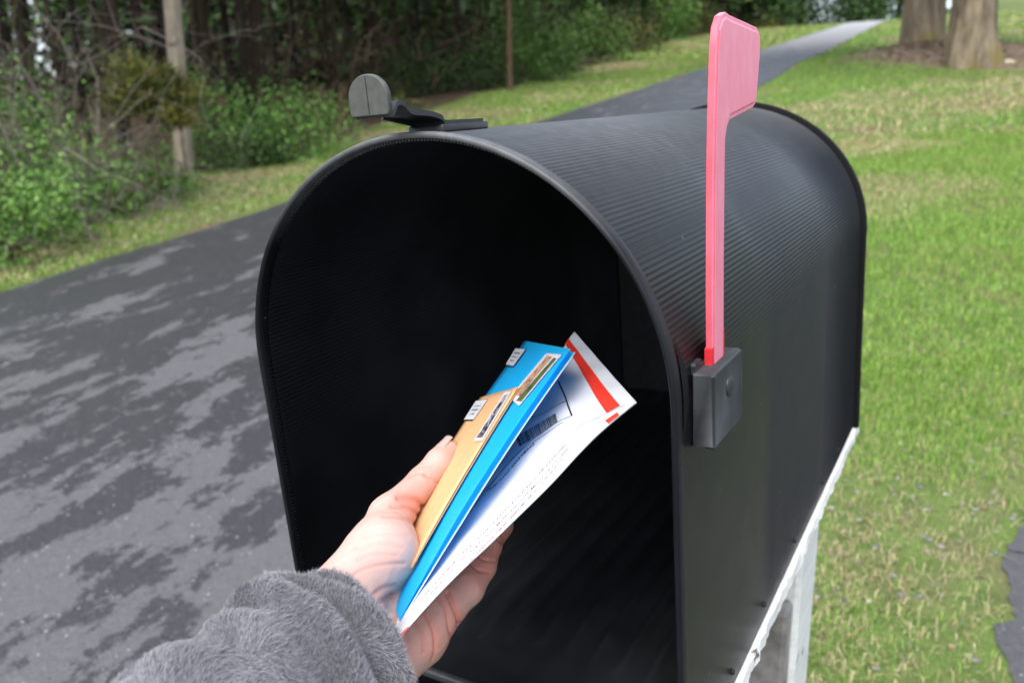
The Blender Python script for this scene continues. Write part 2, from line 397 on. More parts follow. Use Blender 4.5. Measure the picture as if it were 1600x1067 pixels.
# ribbed floor
ZF = .0186*S; fl = MB()
xs = np.linspace(-HB0+.003, HB0-.003, 331); per = .0225
def ribs(y):
    k = np.clip((y-.050-.006*np.sin(xs*40))/.035, 0, 1)*np.clip((DEP-.03-y)/.01, 0, 1)
    return .0050*(.5+.5*np.cos(2*math.pi*xs/per))**2.2*k
yy = np.concatenate([np.linspace(.003, .09, 40), np.linspace(.1, DEP-.008, 24)])
Vf = np.array([[x, y, ZF+r] for y in yy for x, r in zip(xs, ribs(y))])
floor_ = mk('floor_panel', Vf, grid_faces(len(yy), len(xs))[:, ::-1], M_FLOOR, mailbox)
b = MB(); b.box((-HB0+.001, -.004, ZF-.004), (HB0-.001, .0025, ZF+.0022), .0012); sharp(b.build('floor_lip', M_BLACK2, mailbox), 60)
b = MB(); b.box((-HB0+.0045, .003, 0.0005), (HB0-.0045, DEP-.009, ZF-.0045), .001); b.build('underside', M_BLACK, mailbox)
# open door hanging below the opening
pr = profile(90, 30, -.001); da = R(-14)
def DT(a, b_, c):
    y, z = -.010-c, -b_*1.0+.006
    return (a, y*math.cos(da)+z*math.sin(-da)*-1*-1*0+y*0+(-.004)+z*math.sin(da)*-1*-1, z*math.cos(da))
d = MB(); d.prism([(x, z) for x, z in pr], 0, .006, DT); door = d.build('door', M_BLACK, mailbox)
h = MB(); h.tube([(-HB0+.01, -.008, .004), (HB0-.01, -.008, .004)], .0035, 10); h.build('hinge', M_BLACK2, mailbox, True)
# crescent slot by the right front edge
th = np.linspace(0, 1, 24); cz = ZC+.020*S-th*.060*S
pts = []
def side_x_at(z): return HA*math.sqrt(max(0, 1-((z-ZC)/HB)**2)) if z > ZC else HB0+(HA-HB0)*(z/ZC)**3
Vc = []; 
for t_ in th:
    z = .2590*S-t_*.050*S; w_ = .0085*math.sin(math.pi*min(1, t_))**.8
    x = side_x_at(z)+.0008
    Vc += [(x, .0085, z), (x, .0085+w_, z)]
Fc = [[2*k, 2*k+1, 2*k+3, 2*k+2] for k in range(23)]
mk('side_slot', Vc, Fc, M_SLOT, mailbox)
# screws along the bottom of the right side
for yv in (.10, .19, .30, .43, .52):
    m_ = MB(); z0 = .013; x0 = side_x_at(z0)
    m_.tube([(x0-.001, yv, z0), (x0+.0010, yv, z0), (x0+.0016, yv, z0)], [.0024, .0022, .0012], 12); m_.build('screw', M_SCREW, mailbox, True)
# latch on top
lat = MB(); zt = .365*S
lat.box((-.0132, .0155, zt-.0005), (.0132, .066, zt+.0042), .0008)
latch = sharp(lat.build('latch', M_BLACK2, mailbox), 50)
arm = MB()
ctr = [(-.0315, .4135), (-.0285, .4135), (-.0255, .4150), (-.0215, .4188), (-.0185, .4196), (-.0150, .4180), (-.0115, .4148), (-.006, .4135), (.004, .4128), (.0125, .4112), (.0175, .4095), (.0190, .4072), (.022, .4068), (.061, .4064)]
cy = crv(ctr, 70); hw = np.interp(np.arange(70), [0, 8, 20, 34, 50, 69], [.0118, .0118, .0105, .0115, .0125, .0125])
Va = []
for (y, z), w_ in zip(cy, hw):
    for sx, dz in ((-1, .0), (-1, .0030), (-.6, .0024), (.6, .0024), (1, .0030), (1, 0)): Va.append((sx*w_, y, z-.0018+dz))
Fa = grid_faces(70, 6, True).tolist()+[[0, 1, 2, 3, 4, 5][::-1], [69*6+k for k in range(6)]]
o = mk('latch_arm', Va, Fa, M_BLACK2, latch); sharp(o, 45)
ht = MB()                                     # side wings of the arm
for sx in (-1,):
    w = [(-.010, .411), (.0, .4165), (.010, .4180), (.022, .4165), (.034, .4120), (.046, .4066), (.018, .4060)]
    ht.prism(w, sx*.0125, sx*.0103, lambda a, b, c: (c, a, b))
o = ht.build('latch_wing', M_BLACK2, latch); sharp(o, 50)
tb = MB(); tp = [(.0128, .4128), (.0140, .4150), (.0140, .4225)]+[(.0140*math.cos(a), .4225+.0125*math.sin(a)) for a in np.linspace(0.1, math.pi-.1, 22)]+[(-.0140, .4225), (-.0140, .4150), (-.0128, .4128)]
tb.prism(tp, -.0335, -.0300, lambda a, b, c: (a, c, b)); o = sharp(tb.build('latch_tab', M_TAB, latch), 50)
bv = o.modifiers.new('bevel', 'BEVEL'); bv.width = .0007; bv.segments = 2
l_ = MB(); l_.box((-.0003, -.0337, .4140), (.0003, -.0334, .4340)); l_.build('mould_line', M_BLACK2, latch)
# flag bracket and flag on the right side
by0, by1, bz0, bz1, bx0, bx1 = .0225*S, .0725*S, .197*S, .2375*S, .1445*S, .1565*S
b = MB(); b.box((bx0, by0, bz0), (bx1, by1, bz1), .0012); brk = b.build('flag_bracket', M_BLACK2, mailbox)
bv = brk.modifiers.new('bevel', 'BEVEL'); bv.width = .0012; bv.segments = 2; sharp(brk, 60)
b = MB(); pp = [(by0+.001, bz1-.003), (by0+.001, bz1+.0035), (by0+.003, bz1+.0048), (by0+.012, bz1+.0050), (by0+.013, bz1+.001), (by0+.036, bz1+.001), (by0+.037, bz1+.0085), (by0+.041, bz1+.0085), (by0+.0425, bz1+.006), (by0+.0425, bz1-.003)]
b.prism(pp, bx0-.0005, bx0+.0022, lambda a, b_, c: (c, a, b_)); b.build('bracket_tongue', M_BLACK2, brk)
b = MB(); b.tube([(bx1-.001, .048*S, .2235*S), (bx1+.0008, .048*S, .2235*S), (bx1+.0018, .048*S, .2235*S)], [.0062, .0060, .0045], 24); o = b.build('rivet', M_BLACK2, brk, True); sharp(o, 40)
FX0, FX1 = .1472*S, .1506*S
FP = [(.0385, .232), (.0395, .270), (.0418, .305), (.0441, .340), (.0480, .372), (.0512, .393), (.0545, .4030), (.0605, .4085), (.0675, .4105), (.0745, .4095)]
FP += [(.1255, .4065), (.1312, .4045), (.1342, .4005), (.1335, .392), (.1262, .3700), (.1235, .3660), (.1185, .3640), (.0735, .3590), (.0690, .3560), (.0655, .3500), (.0640, .335), (.0610, .290), (.0588, .242), (.0580, .232)]
FP = [(a*S, b_*S) for a, b_ in FP]
fb = __import__('bmesh').new()
vs = [fb.verts.new((FX0, a, b_)) for a, b_ in FP]; f0 = fb.faces.new(vs)
r_ = __import__('bmesh').ops.extrude_face_region(fb, geom=[f0]); up = [e for e in r_['geom'] if isinstance(e, __import__('bmesh').types.BMVert)]
for v_ in up: v_.co.x = FX1
fb.normal_update(); ff = max(fb.faces, key=lambda f: (f.calc_center_median().x, f.calc_area()))
__import__('bmesh').ops.inset_individual(fb, faces=[ff], thickness=.0026, depth=0)
__import__('bmesh').ops.inset_individual(fb, faces=[ff], thickness=.0006, depth=-.0007)
__import__('bmesh').ops.recalc_face_normals(fb, faces=fb.faces)
me = bpy.data.meshes.new('flag'); fb.to_mesh(me); fb.free(); me.materials.append(M_FLAG); me.materials.append(M_EDGE)
for p_ in me.polygons:                        # the front edge and the foot kept their red
    if p_.normal.y < -.6: p_.material_index = 1
flag = bpy.data.objects.new('flag', me); COL.objects.link(flag); flag.parent = mailbox; flag['label'] = 'faded pink signal flag standing upright'; sharp(flag, 35)
bv = flag.modifiers.new('bevel', 'BEVEL'); bv.width = .0006; bv.segments = 2; bv.limit_method = 'ANGLE'
b = MB(); b.prism([(.0375*S, .230*S), (.0375*S, .246*S), (.0592*S, .252*S), (.0590*S, .230*S)], FX0-.0003, FX1+.0003, lambda a, b_, c: (c, a, b_)); b.build('flag_foot', M_RED, flag)
b = MB(); b.box((FX1-.0002, .0535*S, .25*S), (FX1+.0005, .0550*S, .35*S)); b.box((FX1-.0002, .0475*S, .25*S), (FX1+.0005, .0490*S, .35*S)); 

# ------------------------------------------------------------------ post under the mailbox
post = empty('mailbox_post'); post.matrix_world = Matrix(T4.tolist())
props(post, 'peeling white wooden post and platform carrying the black mailbox', 'post')
def rough(o, amp, sc):
    v = np.empty(len(o.data.vertices)*3); o.data.vertices.foreach_get('co', v); v = v.reshape(-1, 3)
    v += amp*np.sin(v[:, [1, 2, 0]]*sc+v[:, [2, 0, 1]]*sc*1.7); o.data.vertices.foreach_set('co', v.ravel()); return o
def plank(lo, hi, n, b=.002):                 # a box cut along its length for wear
    m_ = MB(); lo, hi = np.array(lo), np.array(hi); N = n; L = []
    for k in range(N+1):
        y = lo[1]+(hi[1]-lo[1])*k/N; j = lambda: random.uniform(-b, b)
        for x, z in ((lo[0], lo[2]), (hi[0], lo[2]), (hi[0], hi[2]), (lo[0], hi[2])): m_.v.append((x+j()*.8, y, z+j()*.5))
    m_.f = grid_faces(N+1, 4, True).tolist()+[[0, 1, 2, 3], [4*N+3, 4*N+2, 4*N+1, 4*N]]; m_.m = [0]*len(m_.f); return m_
plank((-.15, .03, -.0125), (HB0+.0045, DEP+.012, -.0015), 60, .0016).build('platform', M_PAINT, post)
plank((-.13, .05, -.034), (HB0-.004, DEP+.002, -.0150), 60, .0015).build('lower_board', M_PAINT, post)
Tinv = np.linalg.inv(T4)
def w2m(q): return np.asarray(q) @ Tinv[:3, :3].T+Tinv[:3, 3]
pc = P(1248, 960, .93)                        # right front corner of the post, in the world
a_ = R(-31); ex = np.array([math.cos(a_), math.sin(a_), 0]); ey = np.array([-math.sin(a_), math.cos(a_), 0])
def post_box(x0, x1, y0, y1, z0, z1, bev):
    m_ = MB(); m_.box((x0, y0, z0), (x1, y1, z1), bev, lambda p: w2m(pc+ex*p[0]+ey*p[1]+np.array([0, 0, p[2]]))); return m_
post_box(-.10, 0, 0, .10, -(pc[2]-.0)-.05, .10, .006).build('upright', M_PAINT, post)
post_box(-.16, -.006, -.040, -.004, -.35, .02, .004).build('cross_board', M_BAREWOOD, post)

# ------------------------------------------------------------------ mail in the hand
def paper(name, c, rough=.55, var=.04, spec=.35):
    t = NT(name); v = t.coord(); n = t.noise(v, 180, 4); n2 = t.noise(v, 18, 3)
    cc = t.ramp(t.math('ADD', t.math('MULTIPLY', n, .5), t.math('MULTIPLY', n2, .5)), [(.35, tuple(x*(1-var) for x in c)), (.65, tuple(min(1, x*(1+var)) for x in c))])
    t.bump(n, .06, .0003); return t.set(cc, rough, spec)
M_KRAFT = paper('kraft_paper', (.64, .37, .185), .6, .05)
M_BLUE = paper('bright_blue_paper', (.025, .62, 1.0), .42, .03)
def translucent(m, col, w):
    t = m.node_tree; o = t.nodes['Material Output']; b = t.nodes['Principled BSDF']; tr = t.nodes.new('ShaderNodeBsdfTranslucent'); tr.inputs[0].default_value = (*col, 1)
    mx = t.nodes.new('ShaderNodeMixShader'); mx.inputs[0].default_value = w; t.links.new(b.outputs[0], mx.inputs[1]); t.links.new(tr.outputs[0], mx.inputs[2]); t.links.new(mx.outputs[0], o.inputs[0])
translucent(M_BLUE, (.05, .50, 1.0), .46)
M_WHITE = paper('white_paper', (.56, .57, .59), .5, .02)
M_LABEL = paper('grey_white_label', (.55, .57, .60), .5, .03)
M_INK = paper('black_print', (.012, .013, .018), .5, .1)
M_INKG = paper('grey_print', (.18, .19, .21), .5, .1)
M_INKR = paper('red_print', (.17, .04, .04), .5, .1)
M_STRIPE = paper('red_stripe', (.66, .035, .02), .45, .06)
def mat_stamp(name, cols, sc, seed):
    t = NT(name); v = t.coord('Object', (1, 1, 1)); o = t.n('ShaderNodeMapping'); o.inputs['Location'].default_value = (seed, seed, 0); t.l(v, o.inputs[0])
    n = t.noise(o.outputs[0], sc, 5, .7); k = len(cols)
    return t.set(t.ramp(n, [(.32+.36*i/(k-1), c) for i, c in enumerate(cols)]), .4, .4)
M_ST1 = mat_stamp('stamp_picture', [(.012, .012, .012), (.05, .035, .03), (.45, .26, .15), (.55, .35, .2), (.20, .05, .10), (.03, .05, .02)], 260, 3.1)
M_ST2 = mat_stamp('stamp_picture_green', [(.01, .012, .01), (.04, .07, .025), (.12, .16, .06), (.015, .02, .012)], 300, 5.7)
M_ST3 = mat_stamp('stamp_picture_dark', [(.01, .008, .012), (.02, .016, .03), (.03, .02, .04), (.55, .55, .58), (.02, .02, .02)], 230, 8.2)
class Env:
    def __init__(s, tr, br, tl, bow=.0):
        s.tr, s.br, s.tl = map(np.asarray, (tr, br, tl)); s.a = s.tr-s.br; s.b = s.tl-s.tr; s.bow = bow
        n = np.cross(s.a, s.b); n /= np.linalg.norm(n); s.n = n if n @ (CAM-s.tr) > 0 else -n
    def at(s, u, v, off=0):
        return s.br+s.a*u+s.b*v+s.n*(off+s.bow*math.sin(math.pi*min(1, max(0, u)))*(1-.3*v))
    def uv(s, px, py):
        d = P(px, py, 1)-CAM; t = ((s.tr-CAM) @ s.n)/(d @ s.n); q = CAM+d*t-s.br
        A = np.stack([s.a, s.b], 1); return np.linalg.lstsq(A, q, rcond=None)[0]
    def depth(s, px, py, off=0):
        d = P(px, py, 1)-CAM; return ((s.tr+s.n*off-CAM) @ s.n)/(d @ s.n)
    def patch(s, name, quad, off, mat, parent, n=8, px=True, **k):
        c = [s.uv(*q) if px else q for q in quad]; V = []
        for i in range(n+1):
            for j in range(n+1):
                a, b = i/n, j/n; uv = (1-a)*(1-b)*np.array(c[0])+(1-a)*b*np.array(c[1])+a*b*np.array(c[2])+a*(1-b)*np.array(c[3]); V.append(s.at(uv[0], uv[1], off))
        return mk(name, V, grid_faces(n+1, n+1), mat, parent, **k)
    def body(s, th, gap, m):                  # folded sheet: front and back panel meeting at the far and bottom edges
        N = 24; V = []
        def ring(u, side, v):
            g_ = gap*(1-v)*min(1, u*3)
            return s.at(u, v, side*(th/2+g_/2))
        vs = np.linspace(0, 1, 10)
        for i in range(N+1):
            u = i/N
            for v in vs: V.append(ring(u, 1, v))
            for v in vs[::-1]: V.append(ring(u, -1, v))
        n = 20; Fc = grid_faces(N+1, n, False).tolist()
        return V, Fc
def mail_root(name, e, label, cat):
    o = empty(name, e.at(.5, .5)); bpy.context.view_layer.update(); return props(o, label, cat)
def part(o, root): o.parent = root; o.matrix_parent_inverse = root.matrix_world.inverted(); return o

blue = Env(P(895, 548, .505), P(625, 970, .440), P(820, 533, .610), .003)
ko = .0056
def onblue(px, py, off): return P(px, py, blue.depth(px, py, off))
kraft = Env(onblue(811, 605, ko), onblue(643, 887, ko), onblue(751, 621, ko), .001)
# --- blue envelope
be = mail_root('blue_envelope', blue, 'bright blue envelope with two picture stamps, behind the small tan one', 'envelope'); bpy.context.view_layer.update()
V, Fc = blue.body(.0008, .0030, 0)
o = part(mk('envelope_body', V, Fc, M_BLUE), be)
pe = MB()
pts = [blue.at(u, -.004, -(.0004+.0015*min(1, u*3))) for u in np.linspace(0.0, 1.0, 25)]
pe.tube(pts, .00035, 5); part(pe.build('paper_edge', M_WHITE, None, True), be)
V = [blue.at(u, v, 0) for u in np.linspace(.03, .985, 20) for v in np.linspace(.012, .12, 2)]
o = part(mk('enclosed_card', V, grid_faces(20, 2), M_BLUE), be)
OF = .0024
def lab(e, root, quad, off, inkq, bars):
    l_ = part(e.patch('address_label', quad, off, M_LABEL, None, 4), root)
    c = [e.uv(*q) for q in quad]
    def bil(a, b): return (1-a)*(1-b)*c[0]+(1-a)*b*c[1]+a*b*c[2]+a*(1-b)*c[3]
    m_ = MB()
    for (a0, a1, b0, b1) in bars:
        q = [bil(a0, b0), bil(a0, b1), bil(a1, b1), bil(a1, b0)]
        m_.add([e.at(w[0], w[1], off+.00012) for w in q], [(0, 1, 2, 3)])
    o = m_.build('label_print', M_INKG, None); o.parent = l_; o.matrix_parent_inverse = l_.matrix_world.inverted()
    m_ = MB()
    for (a0, a1) in ((-.03, -.012), (.975, 1.03)):
        q = [bil(a0, 0.), bil(a0, 1.), bil(a1, 1.), bil(a1, 0.)]
        m_.add([e.at(w[0], w[1], off+.00010) for w in q], [(0, 1, 2, 3)])
    o = m_.build('label_border', M_INK, None); o.parent = l_; o.matrix_parent_inverse = l_.matrix_world.inverted()
rows = []
for r_ in range(3):
    x = .22+.22*r_
    for k in range(7):
        if random.random() < .85: rows.append((x, x+.10, .18+.09*k, .18+.09*k+random.uniform(.05, .085)))
lab(blue, be, [(809.4, 547.7), (825.4, 549), (806.7, 576.6), (795, 574)], OF, 0, rows)
def stamp(e, root, outer, pics, off, label):
    st = part(e.patch('postage_stamp', outer, off, M_WHITE, None, 6), root); st['label'] = label
    for k, (q, m_) in enumerate(pics):
        o = e.patch('stamp_picture', q, off+.00016+.00003*k, m_, None, 6); o.parent = st; o.matrix_parent_inverse = st.matrix_world.inverted()
    # perforated edge
    c = [e.uv(*q) for q in outer]; m_ = MB()
    for i in range(4):
        a, b = np.array(c[i]), np.array(c[(i+1) % 4]); n = 12 if i % 2 else 5
        for k in range(n):
            w = a+(b-a)*(k+.5)/n; d = (b-a)/n*.32; nn = np.array([d[1], -d[0]])
            o3 = [e.at(*(w-d), off+.00001), e.at(*(w+d), off+.00001)]
            dd = np.cross(o3[1]-o3[0], e.n); dd = dd/np.linalg.norm(dd)*.0006
            cen = e.at(*(np.mean(c, axis=0)), off)
            if dd @ (e.at(*w, off)-cen) < 0: dd = -dd
            m_.add([o3[0], o3[1], o3[1]+dd, o3[0]+dd], [(0, 1, 2, 3)])
    o = m_.build('perforation', M_WHITE, None); o.parent = st; o.matrix_parent_inverse = st.matrix_world.inverted()
stamp(blue, be, [(858, 556.6), (882, 558.7), (820, 639.8), (804, 627)], [([(861, 559.6), (868, 562.3), (820.5, 624.6), (810, 622.8)], M_ST1), ([(870.8, 563), (875, 565), (822.7, 634), (814.7, 632.2)], M_ST2)], OF+.0001, 'pair of picture stamps')
# --- kraft envelope
ke = mail_root('kraft_envelope', kraft, 'small tan kraft envelope under the thumb, front of the three', 'envelope'); bpy.context.view_layer.update()
V, Fc = kraft.body(.0009, .0006, 0); o = part(mk('envelope_body', V, Fc, M_KRAFT), ke); o.modifiers.new('sol', 'SOLIDIFY').thickness = .00025
KO = .0012
rows = []
for r_ in range(3):
    x = .25+.2*r_
    for k in range(7):
        if random.random() < .85: rows.append((x, x+.09, .2+.085*k, .2+.085*k+random.uniform(.05, .08)))
lab(kraft, ke, [(745.4, 627.8), (764, 625.6), (742, 658), (726.9, 658)], KO, 0, rows)
stamp(kraft, ke, [(790.5, 615), (801, 613.6), (757.5, 691), (744, 691.5)], [([(790.5, 620), (796.5, 617.5), (758, 686), (748.5, 686.5)], M_ST3)], KO+.0001, 'dark picture stamp')
for px, py in ((664, 828), (671, 826), (716, 727)):
    m_ = MB(); u, v = kraft.uv(px, py); q = [kraft.at(u-.004, v, KO), kraft.at(u+.002, v+.02, KO), kraft.at(u+.005, v+.015, KO)]; m_.add(q, [(0, 1, 2)])
    part(m_.build('ink_speck', M_INKG, None), ke)
# --- white padded mailer, a curved sheet with thickness
NEAR = crv([P(*q) for q in ((611, 1012, .424), (664, 951, .433), (715, 897, .440), (762, 853, .446), (808, 808, .452), (845, 772, .457), (874, 742, .461), (902, 711, .466), (930, 682, .470), (962, 654, .474), (994.5, 628, .478))], 61)
FAR = crv([P(*q) for q in ((648, 862, .540), (705, 780, .550), (765, 702, .560), (820, 628, .570), (862, 565, .580), (898, 519, .590))], 61)
MN = np.cross(NEAR[-1]-NEAR[0], FAR[-1]-NEAR[-1]); MN /= np.linalg.norm(MN)
if MN @ (CAM-NEAR[30]) < 0: MN = -MN
MIDC = crv([P(*q) for q in ((614, 986, .428), (650, 922, .438), (690, 872, .447), (736, 826, .453), (780, 781, .460), (842, 712, .470), (872, 682, .476), (902, 653, .484), (930, 626, .490), (962, 592, .499))], 61)
def Mx0(i, k, v):
    a = NEAR[i]*(1-k)+NEAR[i+1]*k; m = MIDC[i]*(1-k)+MIDC[i+1]*k; b = FAR[i]*(1-k)+FAR[i+1]*k
    if v < .16: return a+(m-a)*(v/.16)
    return m+(b-m)*((v-.16)/.84)
MIDC = NEAR+(MIDC-NEAR)*np.linspace(.42, .75, 61)[:, None]
def Mb(u, v):
    f = min(59.999, max(0, float(u)*60)); i = int(f); k = f-i; v = min(1, max(0, float(v)))
    h = min(.10, v, 1-v)
    p = (Mx0(i, k, v-h)+Mx0(i, k, v-h/2)+Mx0(i, k, v)+Mx0(i, k, v+h/2)+Mx0(i, k, v+h))/5
    wr = .0008*math.sin(u*31+v*9)*math.sin(v*14+1)*(.4+u)*min(1, v*4)*(1 if v > .16 else .3)
    return p+MN*wr
def Mx(u, v, off=0):
    p = Mb(u, v)
    if off:
        e = .012; n = np.cross(Mb(min(1, u+e), v)-Mb(max(0, u-e), v), Mb(u, min(1, v+e))-Mb(u, max(0, v-e))); n /= np.linalg.norm(n)
        p = p+n*(off if n @ (CAM-p) > 0 else -off)
    return p
_uu, _vv = np.linspace(0, 1, 181), np.linspace(0, 1, 121)
_G = np.array([[Mx(u, v) for v in _vv] for u in _uu]); _q = (_G-CAM) @ W
_PX = np.stack([800+F*_q[..., 0]/-_q[..., 2], 533.5-F*_q[..., 1]/-_q[..., 2]], -1)
def Minv(px, py):
    d = ((_PX-[px, py])**2).sum(-1); i, j = np.unravel_index(np.argmin(d), d.shape); uv = np.array([_uu[i], _vv[j]])
    for _ in range(5):
        def pr(u, v):
            q = (Mx(u, v)-CAM) @ W; return np.array([800+F*q[0]/-q[2], 533.5-F*q[1]/-q[2]])
        p0 = pr(*uv); J = np.stack([(pr(uv[0]+1e-3, uv[1])-p0)/1e-3, (pr(uv[0], uv[1]+1e-3)-p0)/1e-3], 1)
        try: st = np.linalg.solve(J, np.array([px, py])-p0)
        except Exception: break
        uv = np.clip(uv+np.clip(st, -.03, .03), 0, 1)
    return uv
def mdepth(px, py):
    u, v = Minv(px, py); return -((Mx(u, v)-CAM) @ W)[2]
pm = empty('padded_mailer', Mx(.5, .5)); bpy.context.view_layer.update()
props(pm, 'white padded mailer with red stripe and barcode, rear of the held mail', 'mailer')
nu, nv = 120, 110; us, vs = np.linspace(0, 1, nu), np.linspace(0, 1, nv)
V = []
for u in us:
    top = [Mx(u, v, .0) for v in vs]; bot = [Mx(u, v, -.0012-.0045*math.sin(math.pi*min(1, v*1.02))**.6*math.sin(math.pi*min(1, max(0, u)))**.4) for v in vs[::-1]]
    V += top+bot
o = part(mk('mailer_body', V, grid_faces(nu, 2*nv, True).tolist()+[list(range(2*nv))[::-1], [(nu-1)*2*nv+k for k in range(2*nv)]], M_WHITE), pm)
def mpatch(name, quad, off, mat, n=10, px=True):
    c = [np.array(Minv(*q)) if px else np.array(q) for q in quad]; V = []
    for i in range(n+1):
        for j in range(n+1):
            a, b = i/n, j/n; uv = (1-a)*(1-b)*c[0]+(1-a)*b*c[1]+a*b*c[2]+a*(1-b)*c[3]; V.append(Mx(uv[0], uv[1], off))
    return V, grid_faces(n+1, n+1)
def mline(pts, w, off, px=True):              # thin printed line on the mailer
    c = [np.array(Minv(*q)) if px else np.array(q) for q in pts]; c = crv(c, 24) if len(c) > 2 else np.linspace(c[0], c[1], 16)
    q = np.array([Mx(*t, off) for t in c]); d = np.gradient(q, axis=0); s_ = np.cross(d, MN); s_ /= np.linalg.norm(s_, axis=1)[:, None]
    return np.concatenate([np.stack([q-s_*w/2, q+s_*w/2], 1)]).reshape(-1, 3), grid_faces(len(q), 2)
V, Fc = mpatch('red_stripe', [(878.8, 533.8), (887.7, 527.6), (969, 634), (948, 645.5)], .0005, M_STRIPE, 24); part(mk('red_stripe', V, Fc, M_STRIPE), pm)
V, Fc = mpatch('red_stripe', [(945.6, 657.6), (965, 644.5), (968.5, 650.5), (951, 662.5)], .0006, M_STRIPE, 6); part(mk('red_stripe', V, Fc, M_STRIPE), pm)
V, Fc = mpatch('red_stripe', [(625, 991), (637, 979), (641, 983), (627, 997)], .0006, M_STRIPE, 6); part(mk('red_stripe', V, Fc, M_STRIPE), pm)
# shipping label with border, barcode and approval line
lu = [Minv(*q) for q in ((884, 598), (905, 650))]
V, Fc = mpatch('shipping_label', [(.30, .30), (.30, .78), (.815, .86), (.80, .285)], .00015, M_WHITE, 24, False); sl_ = part(mk('shipping_label', V, Fc, M_WHITE), pm)
def sub(o): o.parent = sl_; o.matrix_parent_inverse = sl_.matrix_world.inverted(); return o
m_ = MB()
for pts, w in (([(873, 596), (884, 622), (894, 650)], .0011), ([(886, 627), (860, 640), (830, 654)], .0006), ([(894, 650), (850, 675), (800, 718), (745, 780)], .0005), ([(880, 660), (835, 690), (785, 735), (735, 800)], .0004)):
    V, Fc = mline(pts, w, .0004); m_.add(V, Fc.tolist())
sub(m_.build('label_border', M_INK, None))
m_ = MB(); A0, A1, B0, B1 = np.array([806., 683.]), np.array([868., 646.]), np.array([812., 699.]), np.array([872., 660.])
t = 0
while t < 1:
    w = random.choice([.008, .008, .014, .024]); 
    qa = [A0+(A1-A0)*t, A0+(A1-A0)*min(1, t+w), B0+(B1-B0)*min(1, t+w), B0+(B1-B0)*t]
    V, Fc = mpatch('bar', qa, .0004, M_INK, 2); m_.add(V, Fc.tolist()); t += w+random.choice([.007, .010, .018])
sub(m_.build('barcode', M_INK, None))
def mtext(txt, p0, p1, size, off, sx=1.0):    # lettering that follows the sheet, baseline from p0 to p1 (photo pixels)
    fc = bpy.data.curves.new('txt', 'FONT'); fc.body = txt; fc.size = 1; fc.resolution_u = 2; fc.offset = .010
    to = bpy.data.objects.new('txt', fc); COL.objects.link(to); bpy.context.view_layer.update()
    me = bpy.data.meshes.new_from_object(to.evaluated_get(bpy.context.evaluated_depsgraph_get())); bpy.data.objects.remove(to)
    v = np.empty(len(me.vertices)*3); me.vertices.foreach_get('co', v); v = v.reshape(-1, 3); Fc = [list(p.vertices) for p in me.polygons]
    bpy.data.meshes.remove(me)
    L = v[:, 0].max(); a, b = np.array(Minv(*p0)), np.array(Minv(*p1))
    l3 = np.linalg.norm(Mx(*b)-Mx(*a)); wv = np.linalg.norm(Mx(.5, 1)-Mx(.5, 0))
    out = []
    for x, y, _ in v:
        w = a+(b-a)*(x/L); out.append(Mx(w[0], w[1]+y*size/wv, off))
    return out, Fc
m_ = MB()
for txt, a, b in (("This packaging is the property of the U.S. Postal Service\u00ae and is provided", (664, 932), (884, 696)),
                  ("solely for use in sending Priority Mail\u00ae shipments. Misuse may be a violation", (666, 938), (889, 701)),
                  ("of federal law. This packaging is not for resale. EP14B \u00a9 U.S. Postal Service;", (668, 945), (880, 717)),
                  ("July 2013; All rights reserved.", (734, 882), (820, 786))):
    V, Fc = mtext(txt, a, b, .0026, .0006); m_.add(V, Fc)
part(m_.build('fine_print', M_INKR, None), pm)
V, Fc = mtext("Approved #0358565", (764, 768), (836, 694), .0040, .0004); sub(mk('label_print', V, Fc, M_INK))
m_ = MB(); V, Fc = mline([(977, 633), (940, 650), (904, 667), (880, 681)], .0003, .0004); m_.add(V, Fc.tolist()); part(m_.build('fold_line', M_INKG, None), pm)

# ------------------------------------------------------------------ the hand (left, palm up), one continuous skin
import openvdb as vdb
person = empty('person', P(560, 990, .45)); bpy.context.view_layer.update()
props(person, 'outstretched left hand in a fluffy grey fleece sleeve, holding mail', 'person')
def cap(p, a, b):
    A, ra = cs(*a[:3]), a[3]; B, rb = cs(*b[:3]), b[3]; ab = B-A
    h = np.clip(((p-A) @ ab)/(ab @ ab), 0, 1); q = p-A-h[..., None]*ab
    return np.sqrt((q*q).sum(-1))-(ra+(rb-ra)*h)
def smin(a, b, k):
    h = np.maximum(k-np.abs(a-b), 0)/k; return np.minimum(a, b)-h*h*h*k/6
PALM = [[(528, 968, .437, .0200), (370, 1120, .372, .0230)], [(592, 1034, .457, .0195), (470, 1200, .388, .0230)],
        [(536, 930, .446, .0200), (598, 862, .478, .0205)], [(598, 862, .478, .0205), (610, 808, .503, .0130)],
        [(528, 968, .437, .0200), (592, 1034, .457, .0195)], [(592, 1030, .458, .0195), (652, 990, .470, .0170)],
        [(652, 990, .470, .0170), (692, 950, .480, .0120)], [(580, 970, .468, .0170), (690, 850, .560, .0120)],
        [(580, 970, .468, .0170), (700, 882, .535, .0120)], [(600, 985, .468, .0170), (702, 918, .508, .0120)]]
THUMB = [[(610, 808, .503, .0128), (660, 753, .528, .0100)], [(660, 753, .528, .0100), (688, 722, .541, .0098)], [(688, 722, .541, .0098), (700, 706, .548, .0082)]]
PINKY = [[(692, 950, .480, .0122), (728, 918, .493, .0112)], [(728, 918, .493, .0112), (752, 884, .507, .0094)], [(752, 884, .507, .0094), (764, 850, .518, .0085)], [(764, 850, .518, .0085), (762, 822, .527, .0074)]]
RING = [[(702, 918, .508, .0120), (757, 856, .535, .0100)], [(757, 856, .535, .0100), (780, 820, .547, .0092)], [(780, 820, .547, .0092), (786, 790, .555, .0078)]]
